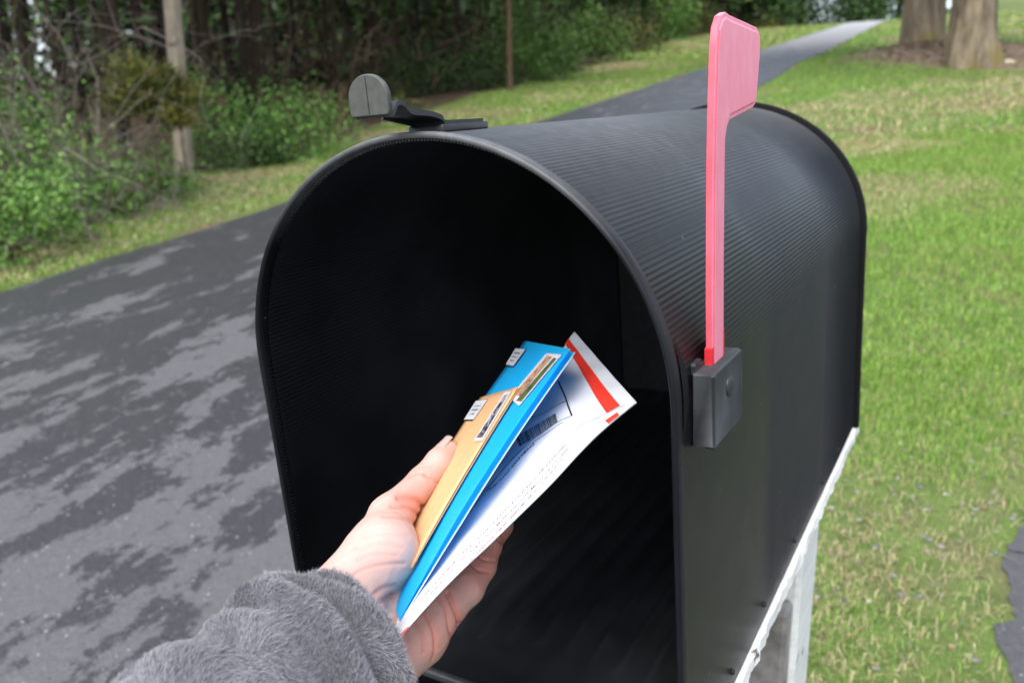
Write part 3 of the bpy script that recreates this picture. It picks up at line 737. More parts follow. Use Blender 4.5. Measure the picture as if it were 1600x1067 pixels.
MID = [[(700, 882, .535, .0120), (758, 822, .560, .0100)], [(758, 822, .560, .0100), (782, 786, .572, .0090)], [(782, 786, .572, .0090), (786, 756, .580, .0078)]]
IND = [[(690, 850, .560, .0120), (742, 792, .585, .0100)], [(742, 792, .585, .0100), (762, 760, .595, .0090)], [(762, 760, .595, .0090), (766, 730, .602, .0078)]]
allc = np.array([cs(*e[:3]) for grp in (PALM, THUMB, PINKY, RING, MID, IND) for s_ in grp for e in s_])
lo, hi = allc.min(0)-.03, allc.max(0)+.03; VS = .00085
dims = np.ceil((hi-lo)/VS).astype(int)
ax_ = [lo[i]+VS*np.arange(dims[i]) for i in range(3)]
grid = np.stack(np.meshgrid(*ax_, indexing='ij'), -1).astype(np.float32)
def fold(segs, k):
    d = None
    for a, b in segs:
        A, B = cs(*a[:3]), cs(*b[:3]); r_ = max(a[3], b[3])+.02      # evaluate only near the segment
        l_ = np.maximum(0, ((np.minimum(A, B)-r_-lo)/VS).astype(int)); h_ = np.minimum(dims, ((np.maximum(A, B)+r_-lo)/VS).astype(int)+1)
        if d is None: d = np.full(dims, .05, np.float32)
        sl_x = tuple(slice(l_[i], h_[i]) for i in range(3)); d[sl_x] = smin(d[sl_x], cap(grid[sl_x], a, b).astype(np.float32), k)
    return d
D = fold(PALM, .014)
fing = None
for grp in (PINKY, RING, MID, IND):
    d = fold(grp, .004); fing = d if fing is None else smin(fing, d, .0012)
D = smin(D, fing, .009); D = smin(D, fold(THUMB, .005), .012)
# skin folds: shallow grooves pressed into the surface along these lines (photo pixels, half width mm, depth mm)
vg = vdb.FloatGrid(background=.05); vg.copyFromArray(np.ascontiguousarray(D)); pts, quads = vg.convertToQuads(isovalue=0)[:2] if len(vg.convertToQuads(isovalue=0)) == 2 else vg.convertToQuads(isovalue=0)[:2]
hv = pts.astype(float)*VS+lo; hf = quads.astype(int)
def vnorm(v, f):
    n = np.cross(v[f[:, 2]]-v[f[:, 0]], v[f[:, 3]]-v[f[:, 1]]); o = np.zeros_like(v)
    for k in range(4): np.add.at(o, f[:, k], n)
    return o/(np.linalg.norm(o, axis=1)[:, None]+1e-12)
hn = vnorm(hv, hf)
if ((hv-hv.mean(0))*hn).sum() < 0: hf = hf[:, ::-1]; hn = -hn
hpx = np.stack([800+F*hv[:, 0]/-hv[:, 2], 533.5-F*hv[:, 1]/-hv[:, 2]], 1)
facing = (-(hv*hn).sum(1)/np.linalg.norm(hv, axis=1)) > -.1
def pl_dist(q, pl, n=60):
    c = crv(pl, n); d = np.full(len(q), 1e9)
    for i in range(len(c)-1):
        a, b = c[i], c[i+1]; ab = b-a; h = np.clip(((q-a) @ ab)/(ab @ ab), 0, 1); d = np.minimum(d, np.hypot(*(q-a-h[:, None]*ab).T))
    return d
CREASE = [([(664, 798), (655, 784), (640, 778), (622, 777)], 3.2, .9), ([(661, 812), (648, 799), (634, 792), (612, 790)], 2.4, .6), ([(655, 826), (640, 812), (620, 806), (600, 806)], 2.2, .35),
          ([(690, 760), (676, 748), (664, 742)], 2.0, .3), ([(668, 741), (652, 738), (640, 744)], 2.2, .35), ([(680, 727), (660, 728), (650, 735)], 1.8, .2),
          ([(613, 930), (600, 938), (590, 950), (588, 965)], 3.5, 1.0), ([(616, 915), (596, 920), (578, 936), (570, 955)], 3.0, .6), ([(632, 880), (600, 882), (566, 890), (545, 905)], 2.5, .35), ([(620, 868), (585, 866), (560, 874)], 2.2, .25), ([(630, 855), (590, 848), (556, 856)], 2.2, .22), ([(640, 838), (600, 832), (570, 838)], 2.2, .2),
          ([(699, 925), (708, 944), (715, 962), (719, 982)], 3.0, 1.0), ([(680, 930), (696, 950), (702, 980), (706, 1000)], 2.2, .5), ([(660, 952), (676, 980), (680, 1012), (676, 1030)], 2.4, .5), ([(645, 968), (660, 992), (662, 1020)], 2.0, .35), ([(634, 985), (640, 1015), (640, 1045)], 2.2, .35),
          ([(735, 880), (748, 890), (764, 893)], 2.4, .55), ([(742, 866), (756, 874), (772, 876)], 2.2, .45), ([(776, 838), (784, 846), (790, 850)], 2.4, .6)]
dep = np.zeros(len(hv)); red = np.zeros(len(hv))
for pl, hw_, dp in CREASE:
    d = pl_dist(hpx, pl); dep += dp*.0022*np.exp(-(d/hw_)**2)*facing; red += .85*dp*np.exp(-(d/(hw_*2.4))**2)*facing
hv = hv-hn*np.minimum(dep, .0024)[:, None]
def blob(x, y, r): return np.exp(-((hpx[:, 0]-x)**2+(hpx[:, 1]-y)**2)/r**2)
red += .55*blob(650, 770, 42)+.35*blob(698, 705, 22)+.9*blob(745, 880, 55)+.7*blob(790, 830, 40)+.6*blob(680, 990, 60)+.15*blob(600, 960, 50)
vein = .55*blob(600, 905, 34)
base = np.array([.55, .375, .330]); redc = np.array([.56, .225, .18]); blu = np.array([.42, .34, .36])
rr = np.clip(red, 0, 1)[:, None]; hc = base*(1-rr)+redc*rr; vv_ = np.clip(vein, 0, 1)[:, None]; hc = hc*(1-vv_*.5)+blu*vv_*.5
def mat_skin():
    t = NT('skin'); v = t.coord(); at = t.n('ShaderNodeAttribute', attribute_name='Col'); n1 = t.noise(v, 70, 5, .6); n2 = t.noise(v, 420, 3, .6)
    ws = t.n('ShaderNodeTexWave'); ws.inputs['Scale'].default_value = 55; ws.inputs['Distortion'].default_value = 9; ws.inputs['Detail'].default_value = 3; t.l(t.coord('Object', (1, 1, 1), (.3, .5, .9)), ws.inputs['Vector'])
    c = t.mix(t.math('MULTIPLY', t.ramp(n1, [(.35, (0, 0, 0)), (.7, (1, 1, 1))]), .22), at.outputs['Color'], (.55, .25, .20))
    t.bump(t.math('ADD', t.math('MULTIPLY', n2, .5), t.math('MULTIPLY', ws.outputs['Fac'], .35)), .65, .0007)
    t.b.inputs['Subsurface Weight'].default_value = .10; t.b.inputs['Subsurface Radius'].default_value = (1, .35, .2); t.b.inputs['Subsurface Scale'].default_value = .004
    return t.set(c, .5, .35)
M_SKIN = mat_skin()
hand = part(mk('body', C2W(hv), hf, M_SKIN, col=hc), person)
sm = hand.modifiers.new('smooth', 'SMOOTH'); sm.factor = .5; sm.iterations = 2
# thumbnail
a0, a1 = cs(688, 722, .541), cs(702, 703, .549); axis = (a1-a0)/np.linalg.norm(a1-a0)
bn = np.linalg.inv(np.eye(3)) @ (W.T @ blue.n); up_ = bn-axis*(bn @ axis); up_ /= np.linalg.norm(up_); sd_ = np.cross(axis, up_)
tipc = cs(699, 707.5, .5475); V = []
for i in range(13):
    s_ = -.0068+.0150*i/12
    rad = np.interp(s_, [-.007, .0, .006, .009], [.0094, .0085, .0076, .0072])
    for j in range(11):
        a = R(-52+104*j/10)*(1 if i > 2 else .75+.08*i); ext = .0012*(1-((j-5)/5.)**2)*(1 if i == 12 else 0)
        V.append(tipc+axis*(s_+ext)+(up_*math.cos(a)+sd_*math.sin(a))*(rad+.00025))
M_NAIL = plain('fingernail', (.54, .37, .34), .25, .5, .04, 200)
nail = part(mk('thumbnail', C2W(V), grid_faces(13, 11), M_NAIL), person); nail.modifiers.new('sol', 'SOLIDIFY').thickness = .0005
# ------------------------------------------------------------------ fleece sleeve
ctrl = [cs(532, 1017, .447), cs(496, 1045, .427), cs(455, 1085, .40), cs(370, 1165, .37), cs(250, 1290, .335), cs(60, 1500, .29)]
ctr = crv(ctrl, 90); tn = np.gradient(ctr, axis=0); tn /= np.linalg.norm(tn, axis=1)[:, None]
nT = 96; rads = np.interp(np.arange(90), [0, 3, 9, 15, 22, 30, 38, 50, 89], [.0345, .0385, .0425, .0435, .0465, .0475, .0500, .0530, .0620])
e1 = np.cross(tn, [0, 0, 1.]); e1 /= np.linalg.norm(e1, axis=1)[:, None]; e2 = np.cross(tn, e1)
th = np.linspace(0, 2*math.pi, nT, endpoint=False); sv = np.zeros((90, nT, 3))
for i in range(90):
    u = i/89
    wob = .0070*np.sin(i*.60+1.6*np.sin(th*1.0+.5))*min(1, i/6)*np.exp(-max(0, i-32)/16)+.0026*np.sin(i*.23+th*3+.8)+.0016*np.sin(i*.45-th*5)
    r_ = rads[i]+wob
    sv[i] = ctr[i]+(np.cos(th)*r_)[:, None]*e1[i]+(np.sin(th)*r_)[:, None]*e2[i]
inner = [ctr[0]+(sv[0]-ctr[0])*k+tn[0]*q for k, q in ((.93, -.0022), (.82, .0015), (.80, .012), (.80, .03))]
svf = np.concatenate([np.stack(inner[::-1]), sv]); M_FLEECE = plain('grey_fleece', (.10, .10, .112), .95, .1, .2, 120, .5)
sleeve = part(mk('sleeve', C2W(svf.reshape(-1, 3)), grid_faces(len(svf), nT, True).tolist()+[[(len(svf)-1)*nT+k for k in range(nT)]], M_FLEECE), person)
NF = 230000
ii = RNG.uniform(0, 84, NF); jj = RNG.uniform(0, nT, NF); i0 = ii.astype(int); j0 = jj.astype(int); fu = (ii-i0)[:, None]; fv = (jj-j0)[:, None]
def bil(A): return (A[i0, j0 % nT]*(1-fv)+A[i0, (j0+1) % nT]*fv)*(1-fu)+(A[i0+1, j0 % nT]*(1-fv)+A[i0+1, (j0+1) % nT]*fv)*fu
pos = bil(sv); du = np.gradient(sv, axis=0); dv = np.roll(sv, -1, 1)-np.roll(sv, 1, 1); nn = np.cross(du, dv); nn /= np.linalg.norm(nn, axis=-1)[..., None]
if ((sv-ctr[:, None])*nn).sum() < 0: nn = -nn
N_ = bil(nn); Tg = -bil(du/np.linalg.norm(du, axis=-1)[..., None]); Bt = np.cross(N_, Tg)
ph = 1.1*np.sin(ii*.35+2*np.sin(jj*.12))+.9*np.sin(jj*.21+ii*.13)+.6*np.sin(pos[:, 0]*260+pos[:, 1]*180)
ang = .55*ph+RNG.normal(0, .38, NF)
lay = Tg*np.cos(ang)[:, None]+Bt*np.sin(ang)[:, None]; L_ = RNG.uniform(.0030, .0058, NF)[:, None]
lift = (RNG.uniform(.45, .95, NF)+.25*np.sin(pos[:, 0]*420+pos[:, 1]*310))[:, None]
d1 = lay*.5+N_*lift; d1 /= np.linalg.norm(d1, axis=1)[:, None]; d2 = lay*1.0+N_*lift*.35; d2 /= np.linalg.norm(d2, axis=1)[:, None]
p0 = pos-N_*.0006; p1 = p0+d1*L_*.5; p2 = p1+d2*L_*.5
view = -p0/np.linalg.norm(p0, axis=1)[:, None]; wd_ = np.cross(d1, RNG.normal(0, 1, (NF, 3))); wd_ /= np.linalg.norm(wd_, axis=1)[:, None]
w0 = .00011
V = np.stack([p0-wd_*w0, p0+wd_*w0, p1-wd_*w0*.8, p1+wd_*w0*.8, p2], 1).reshape(-1, 3)
k = np.arange(NF)*5
q4 = np.stack([k, k+1, k+3, k+2], 1); t3 = np.stack([k+2, k+3, k+4, k+4], 1)
me_f = [*q4.tolist()]
t = NT('fleece_fibres'); at = t.n('ShaderNodeAttribute', attribute_name='Col'); M_FUR = t.set(at.outputs['Color'], .8, .2)
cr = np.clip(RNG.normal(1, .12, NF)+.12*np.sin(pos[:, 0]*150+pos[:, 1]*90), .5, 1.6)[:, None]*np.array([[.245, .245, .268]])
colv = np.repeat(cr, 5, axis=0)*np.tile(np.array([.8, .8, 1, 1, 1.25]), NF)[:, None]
tri = np.concatenate([np.stack([k, k+1, k+3], 1), np.stack([k, k+3, k+2], 1), np.stack([k+2, k+3, k+4], 1)])
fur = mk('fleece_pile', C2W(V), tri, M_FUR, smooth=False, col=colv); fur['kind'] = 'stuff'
fur.parent = sleeve; fur.matrix_parent_inverse = sleeve.matrix_world.inverted()
if __name__ == '__main__':
    for nme, grp in (('thumb', THUMB), ('pinky', PINKY), ('ring', RING), ('mid', MID), ('ind', IND)):
        for s_ in grp: print(nme, s_[1], 'blue depth', round(float(blue.depth(*s_[1][:2], ko+.001)), 3), 'mailer', round(float(mdepth(*s_[1][:2])), 3))

# ------------------------------------------------------------------ vegetation
def vcol_mat(name, rough=.75, spec=.2, trans=0.0, bump=None):
    t = NT(name); at = t.n('ShaderNodeAttribute', attribute_name='Col')
    if trans: t.b.inputs['Transmission Weight'].default_value = 0
    return t.set(at.outputs['Color'], rough, spec)
M_LEAF = vcol_mat('leaves', .6, .3); M_BLADE = vcol_mat('grass_blades', .6, .25); M_TWIG = vcol_mat('twigs', .85, .15)
def vnoise(x, y, s, seed=0):                  # cheap smooth value noise
    r = np.random.default_rng(seed); tab = r.random((64, 64)); x = np.asarray(x)*s; y = np.asarray(y)*s
    i, j = np.floor(x).astype(int), np.floor(y).astype(int); u, v = x-i, y-j; u = u*u*(3-2*u); v = v*v*(3-2*v)
    g_ = lambda a, b: tab[a % 64, b % 64]
    return (g_(i, j)*(1-u)+g_(i+1, j)*u)*(1-v)+(g_(i, j+1)*(1-u)+g_(i+1, j+1)*u)*v
def fbm(x, y, s, seed=0): return (vnoise(x, y, s, seed)+.5*vnoise(x, y, s*2.1, seed+1)+.25*vnoise(x, y, s*4.3, seed+2))/1.75
GREENS = np.array([[.130, .27, .036], [.175, .33, .052], [.23, .36, .07], [.105, .215, .03], [.29, .37, .09]])
STRAW = np.array([[.50, .42, .24], [.43, .35, .19], [.33, .26, .14], [.55, .48, .30]])
def blades(x, y, hgt, wid, straw, rng, flat=.5):
    n = len(x); z = gz(x, y); az = rng.uniform(0, 2*math.pi, n); lean = rng.uniform(.1, 1.0, n)*flat+straw*.5
    h = hgt*rng.uniform(.5, 1.25, n); w = wid*rng.uniform(.6, 1.3, n)
    dx, dy = np.cos(az), np.sin(az); p0 = np.stack([x, y, z-.002], 1)
    side = np.stack([-dy, dx, 0*dx], 1)*(w/2)[:, None]; ld = np.stack([dx, dy, 0*dx], 1)
    p1 = p0+np.stack([0*dx, 0*dx, h*.6], 1)+ld*(h*lean*.25)[:, None]; p2 = p0+np.stack([0*dx, 0*dx, h*np.maximum(.15, 1-.45*lean)], 1)+ld*(h*lean*.9)[:, None]
    V = np.stack([p0-side, p0+side, p1-side*.8, p1+side*.8, p2], 1).reshape(-1, 3); k = np.arange(n)*5
    tri = np.concatenate([np.stack([k, k+1, k+3], 1), np.stack([k, k+3, k+2], 1), np.stack([k+2, k+3, k+4], 1)])
    is_s = rng.random(n) < straw
    c = np.where(is_s[:, None], STRAW[rng.integers(0, 4, n)], GREENS[rng.integers(0, 5, n)])*rng.uniform(.75, 1.25, n)[:, None]
    return V, tri, np.repeat(c, 5, 0)
def join(parts):
    V, T_, C_ = [], [], []; o = 0
    for v, t, c in parts: V.append(v); T_.append(t+o); C_.append(c); o += len(v)
    return np.concatenate(V), np.concatenate(T_), np.concatenate(C_)
rg = np.random.default_rng(5)
def lawn_pts(n, y0, y1):
    y = np.sqrt(rg.uniform(y0**2, y1**2, n)); x = rg.uniform(-.15, 1.0, n)*y*.95+rg.uniform(-.2, .4, n)
    m = lawn_mask(x, y); return x[m], y[m]
parts_ = []
for n, y0, y1, h, w in ((130000, .7, 3.2, .034, .0026), (190000, 3.0, 9, .042, .0048), (120000, 8.5, 24, .055, .012), (50000, 23, 62, .10, .045)):
    x, y = lawn_pts(n, y0, y1)
    bare = fbm(x, y, .9, 3); near = np.clip(1-(y-1.2)/1.6, 0, 1)             # thin, mossy and trampled beside the post
    dry = np.clip((fbm(x+7, y, .45, 9)-.49)*4.5, 0, .68)*np.clip((y-2.4)/1.5, 0, 1)+near*(.10+.62*np.clip((fbm(x, y, 2.6, 57)-.42)*4, 0, 1))
    mulch = mulch_f(x, y)+.5*(fbm(x, y, 1.1, 91)-.5) > .22
    edge = np.clip((side_x(SRc, y)-x)/.35, 0, 1)
    soil = np.clip((fbm(x, y, 2.4, 77)-.47)*7, 0, 1)*np.clip(1.25-(y-1.2)/2.6, 0, 1)
    keep = (rg.random(len(x)) > soil*.45) & (rg.random(len(x)) < np.clip(1.25-near*.75-.9*np.clip((bare-.56)*6, 0, 1), .16, 1)*(.25+.75*edge)) & ~mulch
    x, y, dry, near = x[keep], y[keep], dry[keep], near[keep]
    tuft = .55+.95*fbm(x, y, 2.2, 21)
    parts_.append(blades(x, y, h*tuft*(1-.45*near), w, np.clip(dry, 0, .9), rg, .7))
x, y = lawn_pts(70000, .7, 4.2); k = rg.random(len(x)) < .9*np.clip(1.5-.36*y, .08, 1)*(.15+.85*np.clip(fbm(x, y, 2.0, 71)*2.4-.7, 0, 1)); x, y = x[k], y[k]
V, T_, C_ = blades(x, y, .034, .0019, np.full(len(x), .96), rg, 1.9); parts_.append((V, T_, C_*.85))      # dead stems lying flat
V, T_, C_ = join(parts_)
mk('lawn_grass', V, T_, M_BLADE, smooth=False, col=C_, label='bright green lawn with straw patches on the slope behind the mailbox', category='grass', kind='stuff')
parts_ = []
for n, t0, t1, h, w in ((60000, -3, 9, .05, .007), (50000, 8, 26, .07, .016), (30000, 25, 70, .10, .05)):
    t = rg.uniform(t0, t1, n); e = wood_edge(t)+.35; s_ = rg.uniform(.03, 1, n)**.9*e
    p = RA+RD*t[:, None]+RL*s_[:, None]
    dry = .12+.75*np.clip((fbm(p[:, 0], p[:, 1], .8, 31)-.42)*5, 0, 1)*np.clip(s_/e*1.5, .25, 1)
    parts_.append(blades(p[:, 0], p[:, 1], h*(.5+.9*fbm(p[:, 0], p[:, 1], 1.7, 8)), w, np.clip(dry, 0, .9), rg, .7))
V, T_, C_ = join(parts_)
mk('verge_grass', V, T_, M_BLADE, smooth=False, col=C_, label='narrow grass verge with straw patches between driveway and woods', category='grass', kind='stuff')
# ground litter near the post and under the big trees
def litter(name, xs, ys, sz, cols, label, cat, flat=True):
    n = len(xs); z = gz(xs, ys); V = []; T_ = []; C_ = []
    for k in range(n):
        r_ = sz*random.uniform(.4, 1.3); a = random.uniform(0, 6.28); m = random.randint(5, 7); c = np.array(random.choice(cols))*random.uniform(.7, 1.2); b = len(V)
        up = r_*random.uniform(.25, .5) if not flat else .004
        for j in range(m):
            th_ = a+2*math.pi*j/m; q = r_*random.uniform(.7, 1.1)*(1 if flat or True else 1); V.append((xs[k]+q*math.cos(th_), ys[k]+q*.7*math.sin(th_), z[k]+(random.uniform(0, .008) if flat else 0)+.002)); C_.append(c)
        V.append((xs[k], ys[k], z[k]+up+.003)); C_.append(c*1.1)
        T_ += [(b+j, b+(j+1) % m, b+m) for j in range(m)]
    return mk(name, V, np.array(T_), M_TWIG, smooth=not flat, col=np.array(C_), label=label, category=cat, kind='stuff')
x, y = lawn_pts(9000, .8, 3.4); k = rg.random(len(x)) < np.clip(1.35-.38*y, .06, .7)*np.clip(fbm(x, y, 1.3, 12)*2.2-.55, .08, 1); x, y = x[k][:420], y[k][:420]
litter('gravel', x, y, .010, [(.17, .17, .18), (.22, .215, .21), (.11, .105, .10), (.30, .29, .28)], 'loose gravel stones in the thin grass by the post', 'gravel', False)
x, y = lawn_pts(9000, .8, 6); k = rg.random(len(x)) < np.clip(fbm(x, y, 1.1, 44)*2-.5, .05, 1)*np.clip(1.1-.18*y, .1, 1); x, y = x[k][:260], y[k][:260]
litter('dead_leaves', x, y, .011, [(.15, .095, .06), (.22, .15, .09), (.28, .20, .13), (.11, .07, .045), (.30, .17, .08)], 'brown dead leaves scattered in the thin grass', 'leaves')
# --- leaf and twig builders
def leaf_faces(pos, size, cols, rng, aspect=.55, up=.35, out=None):
    n = len(pos); a = rng.normal(0, 1, (n, 3)); a[:, 2] += up
    if out is not None: a += out*.8
    a /= np.linalg.norm(a, axis=1)[:, None]; b = np.cross(a, rng.normal(0, 1, (n, 3))); b /= np.linalg.norm(b, axis=1)[:, None]; c = np.cross(a, b)
    s_ = (size*rng.uniform(.6, 1.35, n))[:, None]
    V = np.stack([pos-a*s_*.5, pos+b*s_*aspect*.5+c*s_*.06, pos+a*s_*.5, pos-b*s_*aspect*.5+c*s_*.06], 1).reshape(-1, 3); k = np.arange(n)*4
    return V, np.stack([k, k+1, k+2, k+3], 1), np.repeat(cols, 4, 0)
def clumps(n, nclump, rad, rng, cl=.28, shell=.55):
    d = rng.normal(0, 1, (nclump, 3)); d /= np.linalg.norm(d, axis=1)[:, None]; c = d*(shell+(1-shell)*rng.random((nclump, 1)))
    c[:, 2] = np.abs(c[:, 2])*.9+.05*rng.random(nclump)
    i = rng.integers(0, nclump, n); p = c[i]+rng.normal(0, cl, (n, 3))*rng.uniform(.5, 1.2, (nclump, 1))[i]
    return p*np.array(rad), i
def twigs(mb, base, n, length, rad, rng, spread=.6, kids=4, depth=2, droop=0.0, up=1.0):
    for _ in range(n):
        d = np.array([rng.normal(0, spread), rng.normal(0, spread), up*rng.uniform(.5, 1)]); d /= np.linalg.norm(d); L = length*rng.uniform(.5, 1.1)
        def br(p, d, L, r_, lev):
            k = 5; pts = [p]; dd = d.copy()
            for i in range(k): dd = dd+rng.normal(0, .18, 3)-np.array([0, 0, droop*.12]); dd /= np.linalg.norm(dd); pts.append(pts[-1]+dd*L/k)
            pts = np.array(pts); pts[:, 2] = np.maximum(pts[:, 2], .01)
            mb.tube(pts, np.linspace(r_, r_*.35, k+1), 4 if lev == 0 else 3, False)
            if lev < depth:
                for _ in range(kids):
                    j = rng.integers(1, k+1); e = dd*.4+rng.normal(0, .55, 3); e[2] += .15; e /= np.linalg.norm(e); br(pts[j], e, L*rng.uniform(.3, .6), r_*.45, lev+1)
        br(np.array(base, float), d, L, rad, 0)
def twig_obj(name, mb, c, parent, rng=None, **k):
    cc = np.array(c)[None]*np.random.default_rng(len(mb.v)).uniform(.75, 1.25, (len(mb.v)//12+1, 1)); cc = np.repeat(cc, 12, 0)[:len(mb.v)]
    return mk(name, mb.v, mb.f, M_TWIG, parent, True, col=cc, **k)
LG = np.array([[.085, .19, .030], [.115, .24, .040], [.062, .14, .024], [.155, .28, .058]])
DG = np.array([[.024, .058, .012], [.036, .080, .017], [.020, .044, .010], [.052, .105, .020]])
OL = np.array([[.075, .095, .016], [.10, .11, .02], [.13, .115, .025], [.045, .07, .012]])
def mkcol(pal, idx, n, rng): return pal[rng.integers(0, len(pal), n)]*(np.random.default_rng(3).uniform(.7, 1.3, 200)[idx % 200]*rng.uniform(.8, 1.2, n))[:, None]
def bush(px, py, rad, label, pal=LG, n=2200, leaf=.045, seed=0, stems=5, name='leafy_shrub', cat='shrub', group='shrubs at the edge of the woods', cl=.24):
    rng = np.random.default_rng(seed+100); p = g(px, py); root = empty(name, p, label=label, cat=cat, group=group)
    q, i = clumps(n, 26, rad, rng, cl); q[:, 2] = np.maximum(q[:, 2], .02)
    V, Q, c = leaf_faces(q, leaf, mkcol(pal, i, n, rng), rng)
    mk('foliage', V, Q, M_LEAF, root, False, col=c)
    m_ = MB(); twigs(m_, (0, 0, 0), stems, rad[2]*1.15, .010, rng, .55, 4, 1); twig_obj('stems', m_, (.10, .075, .055), root)
    return root
BUSHES = [  # px, py of the foot, radii, label, palette, leaves, leaf size
    (22, 405, (.62, .5, .70), 'rounded bright green shrub low at the left edge beside the verge', LG, 4200, .045),
    (-50, 385, (.6, .5, .95), 'green shrub cut by the left picture edge above the rounded one', LG, 3200, .05),
    (135, 352, (.5, .45, .95), 'thin green shrub tangled in bare grey twigs, left of the grey trunk', LG, 2600, .05),
    (60, 330, (.7, .6, 1.25), 'tall loose green shrub behind the rounded one', LG, 3000, .055),
    (222, 318, (.5, .45, .48), 'low bright shrub at the foot of the grey trunk, on its left', LG, 2600, .045),
    (275, 305, (.3, .3, .26), 'small green seedling clump right at the foot of the grey trunk', LG, 1000, .04),
    (345, 258, (.75, .6, .95), 'broad green shrub just right of the grey trunk', LG, 2600, .06),
    (430, 250, (.85, .6, .95), 'broad leafy shrub left of the mailbox latch tab', LG, 2700, .06),
    (395, 262, (.5, .4, .45), 'low dark shrub between two broad green ones', DG, 1400, .055),
    (500, 222, (.6, .5, .6), 'thin pale shrub right behind the arch of the mailbox', LG, 900, .06),
    (600, 185, (.8, .8, .5), 'low brownish shrub behind the latch', OL, 900, .07),
    (655, 150, (1.1, .9, 1.3), 'dark green shrub under pines above the latch arm', DG, 2200, .09),
    (735, 140, (1.1, .9, 1.2), 'mid green shrub by the slim brown trunk', DG, 2000, .09),
    (815, 130, (1.5, 1.1, 2.1), 'tall green bush leaning to the verge halfway up the drive', LG*.74, 3600, .11),
    (862, 118, (1.1, 1.0, 1.3), 'rounded green bush on the verge, right of the tall one', LG*.7, 2600, .11),
    (925, 100, (1.6, 1.2, 2.0), 'dense green bush left of the pink flag', LG*.7, 3200, .13),
    (975, 84, (1.5, 1.2, 1.6), 'small olive bush farther up the verge', OL, 2000, .14),
    (1030, 66, (2.2, 1.6, 4.0), 'tall bright young tree top by the verge, just left of the flag blade', LG, 3600, .18),
    (1088, 55, (1.8, 1.5, 2.2), 'olive bush hidden partly by the flag blade', OL, 2200, .18),
    (1205, 40, (1.8, 1.5, 1.6), 'low olive bush right of the flag near the crest', OL, 1800, .22),
    (1300, 36, (4.5, 2.5, 5.5), 'dark evergreen mass at the far end of the driveway', DG, 4200, .32),
    (1350, 30, (4.0, 2.5, 4.0), 'dark evergreen at the crest, left of the big twin trunk', DG, 3800, .32),
]
for k, (px, py, rad, lb, pal, n, lf) in enumerate(BUSHES): bush(px, py, rad, lb, pal, n, lf, k)
# cedar with feathery olive sprays in front of the grey trunk
def cedar(px, py, zc, rad, label, n, seed, pal=OL, name='young_cedar', sl=.11, trunk=.012):
    rng = np.random.default_rng(seed); root = empty(name, g(px, py), label=label, cat='cedar')
    q, i = clumps(n, 30, rad, rng, .20, .25); q[:, 2] = q[:, 2]-rad[2]*.3
    out = q/(np.linalg.norm(q, axis=1)[:, None]+1e-6); out[:, 2] += .5; q[:, 2] += zc
    V, Q, c = leaf_faces(q, sl, mkcol(pal, i, n, rng), rng, .12, .6, out*1.6); mk('foliage', V, Q, M_LEAF, root, False, col=c)
    m_ = MB(); m_.tube([(0, 0, -.05), (.02, 0, zc*.5), (0, .02, zc), (.02, 0, zc+rad[2]*.6)], [trunk, trunk*.9, trunk*.7, trunk*.2], 7); twigs(m_, (0, 0, zc*.8), 6, rad[0]*.9, .006, rng, .9, 3, 1)
    twig_obj('stem', m_, (.10, .07, .05), root); return root
cedar(252, 330, 1.12, (.40, .36, .36), 'young feathery olive cedar standing before the grey trunk', 9000, 77, sl=.10)
cedar(292, 300, .80, (.20, .2, .22), 'small golden cedar tuft against the grey trunk', 1300, 78, OL*np.array([1.3, 1.15, 1]))
# bare twiggy brush, left
TW = [(70, 372, 2.3, 'fan of thin pale grey twigs in front of the rounded bright shrub'), (150, 352, 2.2, 'fan of thin grey twigs between the rounded shrub and the cedar'), (112, 335, 2.5, 'tall pale bare brush above the tangle, far left'), (95, 352, 1.9, 'tangle of bare grey twigs arching above the green shrub, far left'), (165, 330, 1.8, 'bare grey shrub left of the cedar with drooping twigs'), (215, 345, .9, 'low bare twigs leaning over the verge by the cedar'), (20, 340, 2.0, 'bare grey shrub at the left picture edge'),
      (120, 300, 2.4, 'tall bare brush behind the green shrubs at the left'), (330, 235, .8, 'thin bare shrub right behind the grey trunk')]
for k, (px, py, L, lb) in enumerate(TW):
    rng = np.random.default_rng(300+k); m_ = MB(); twigs(m_, (0, 0, 0), (7, 6, 9, 11, 5, 5, 9, 11, 4)[k], L, (.008, .008, .009, .010, .007, .006, .010, .010, .008)[k], rng, .75, 5, 2, 1.0)
    o = twig_obj('bare_shrub', m_, (.23, .20, .175) if k < 3 else (.175, .150, .128), None, label=lb, category='shrub', group='bare shrubs'); o.location = g(px, py)
for k, (px, py) in enumerate(((545, 215), (517, 228), (480, 243))):
    rng = np.random.default_rng(400+k); m_ = MB()
    for j in range(4): a = rng.uniform(-.25, .25, 2); m_.tube([(a[0]*.2, a[1]*.2, 0), (a[0]*.8, a[1], .4), (a[0]*2.4, a[1], .72)], [.006, .005, .002], 4, False)
    o = twig_obj('dry_stalk', m_, (.30, .22, .12), None, label=['dry tan stalks nearest the mailbox arch', 'dry tan stalks, middle clump of three', 'dry tan stalks farthest left of the mailbox arch'][k], category='dry weeds', group='dry stalks on the verge'); o.location = g(px, py)
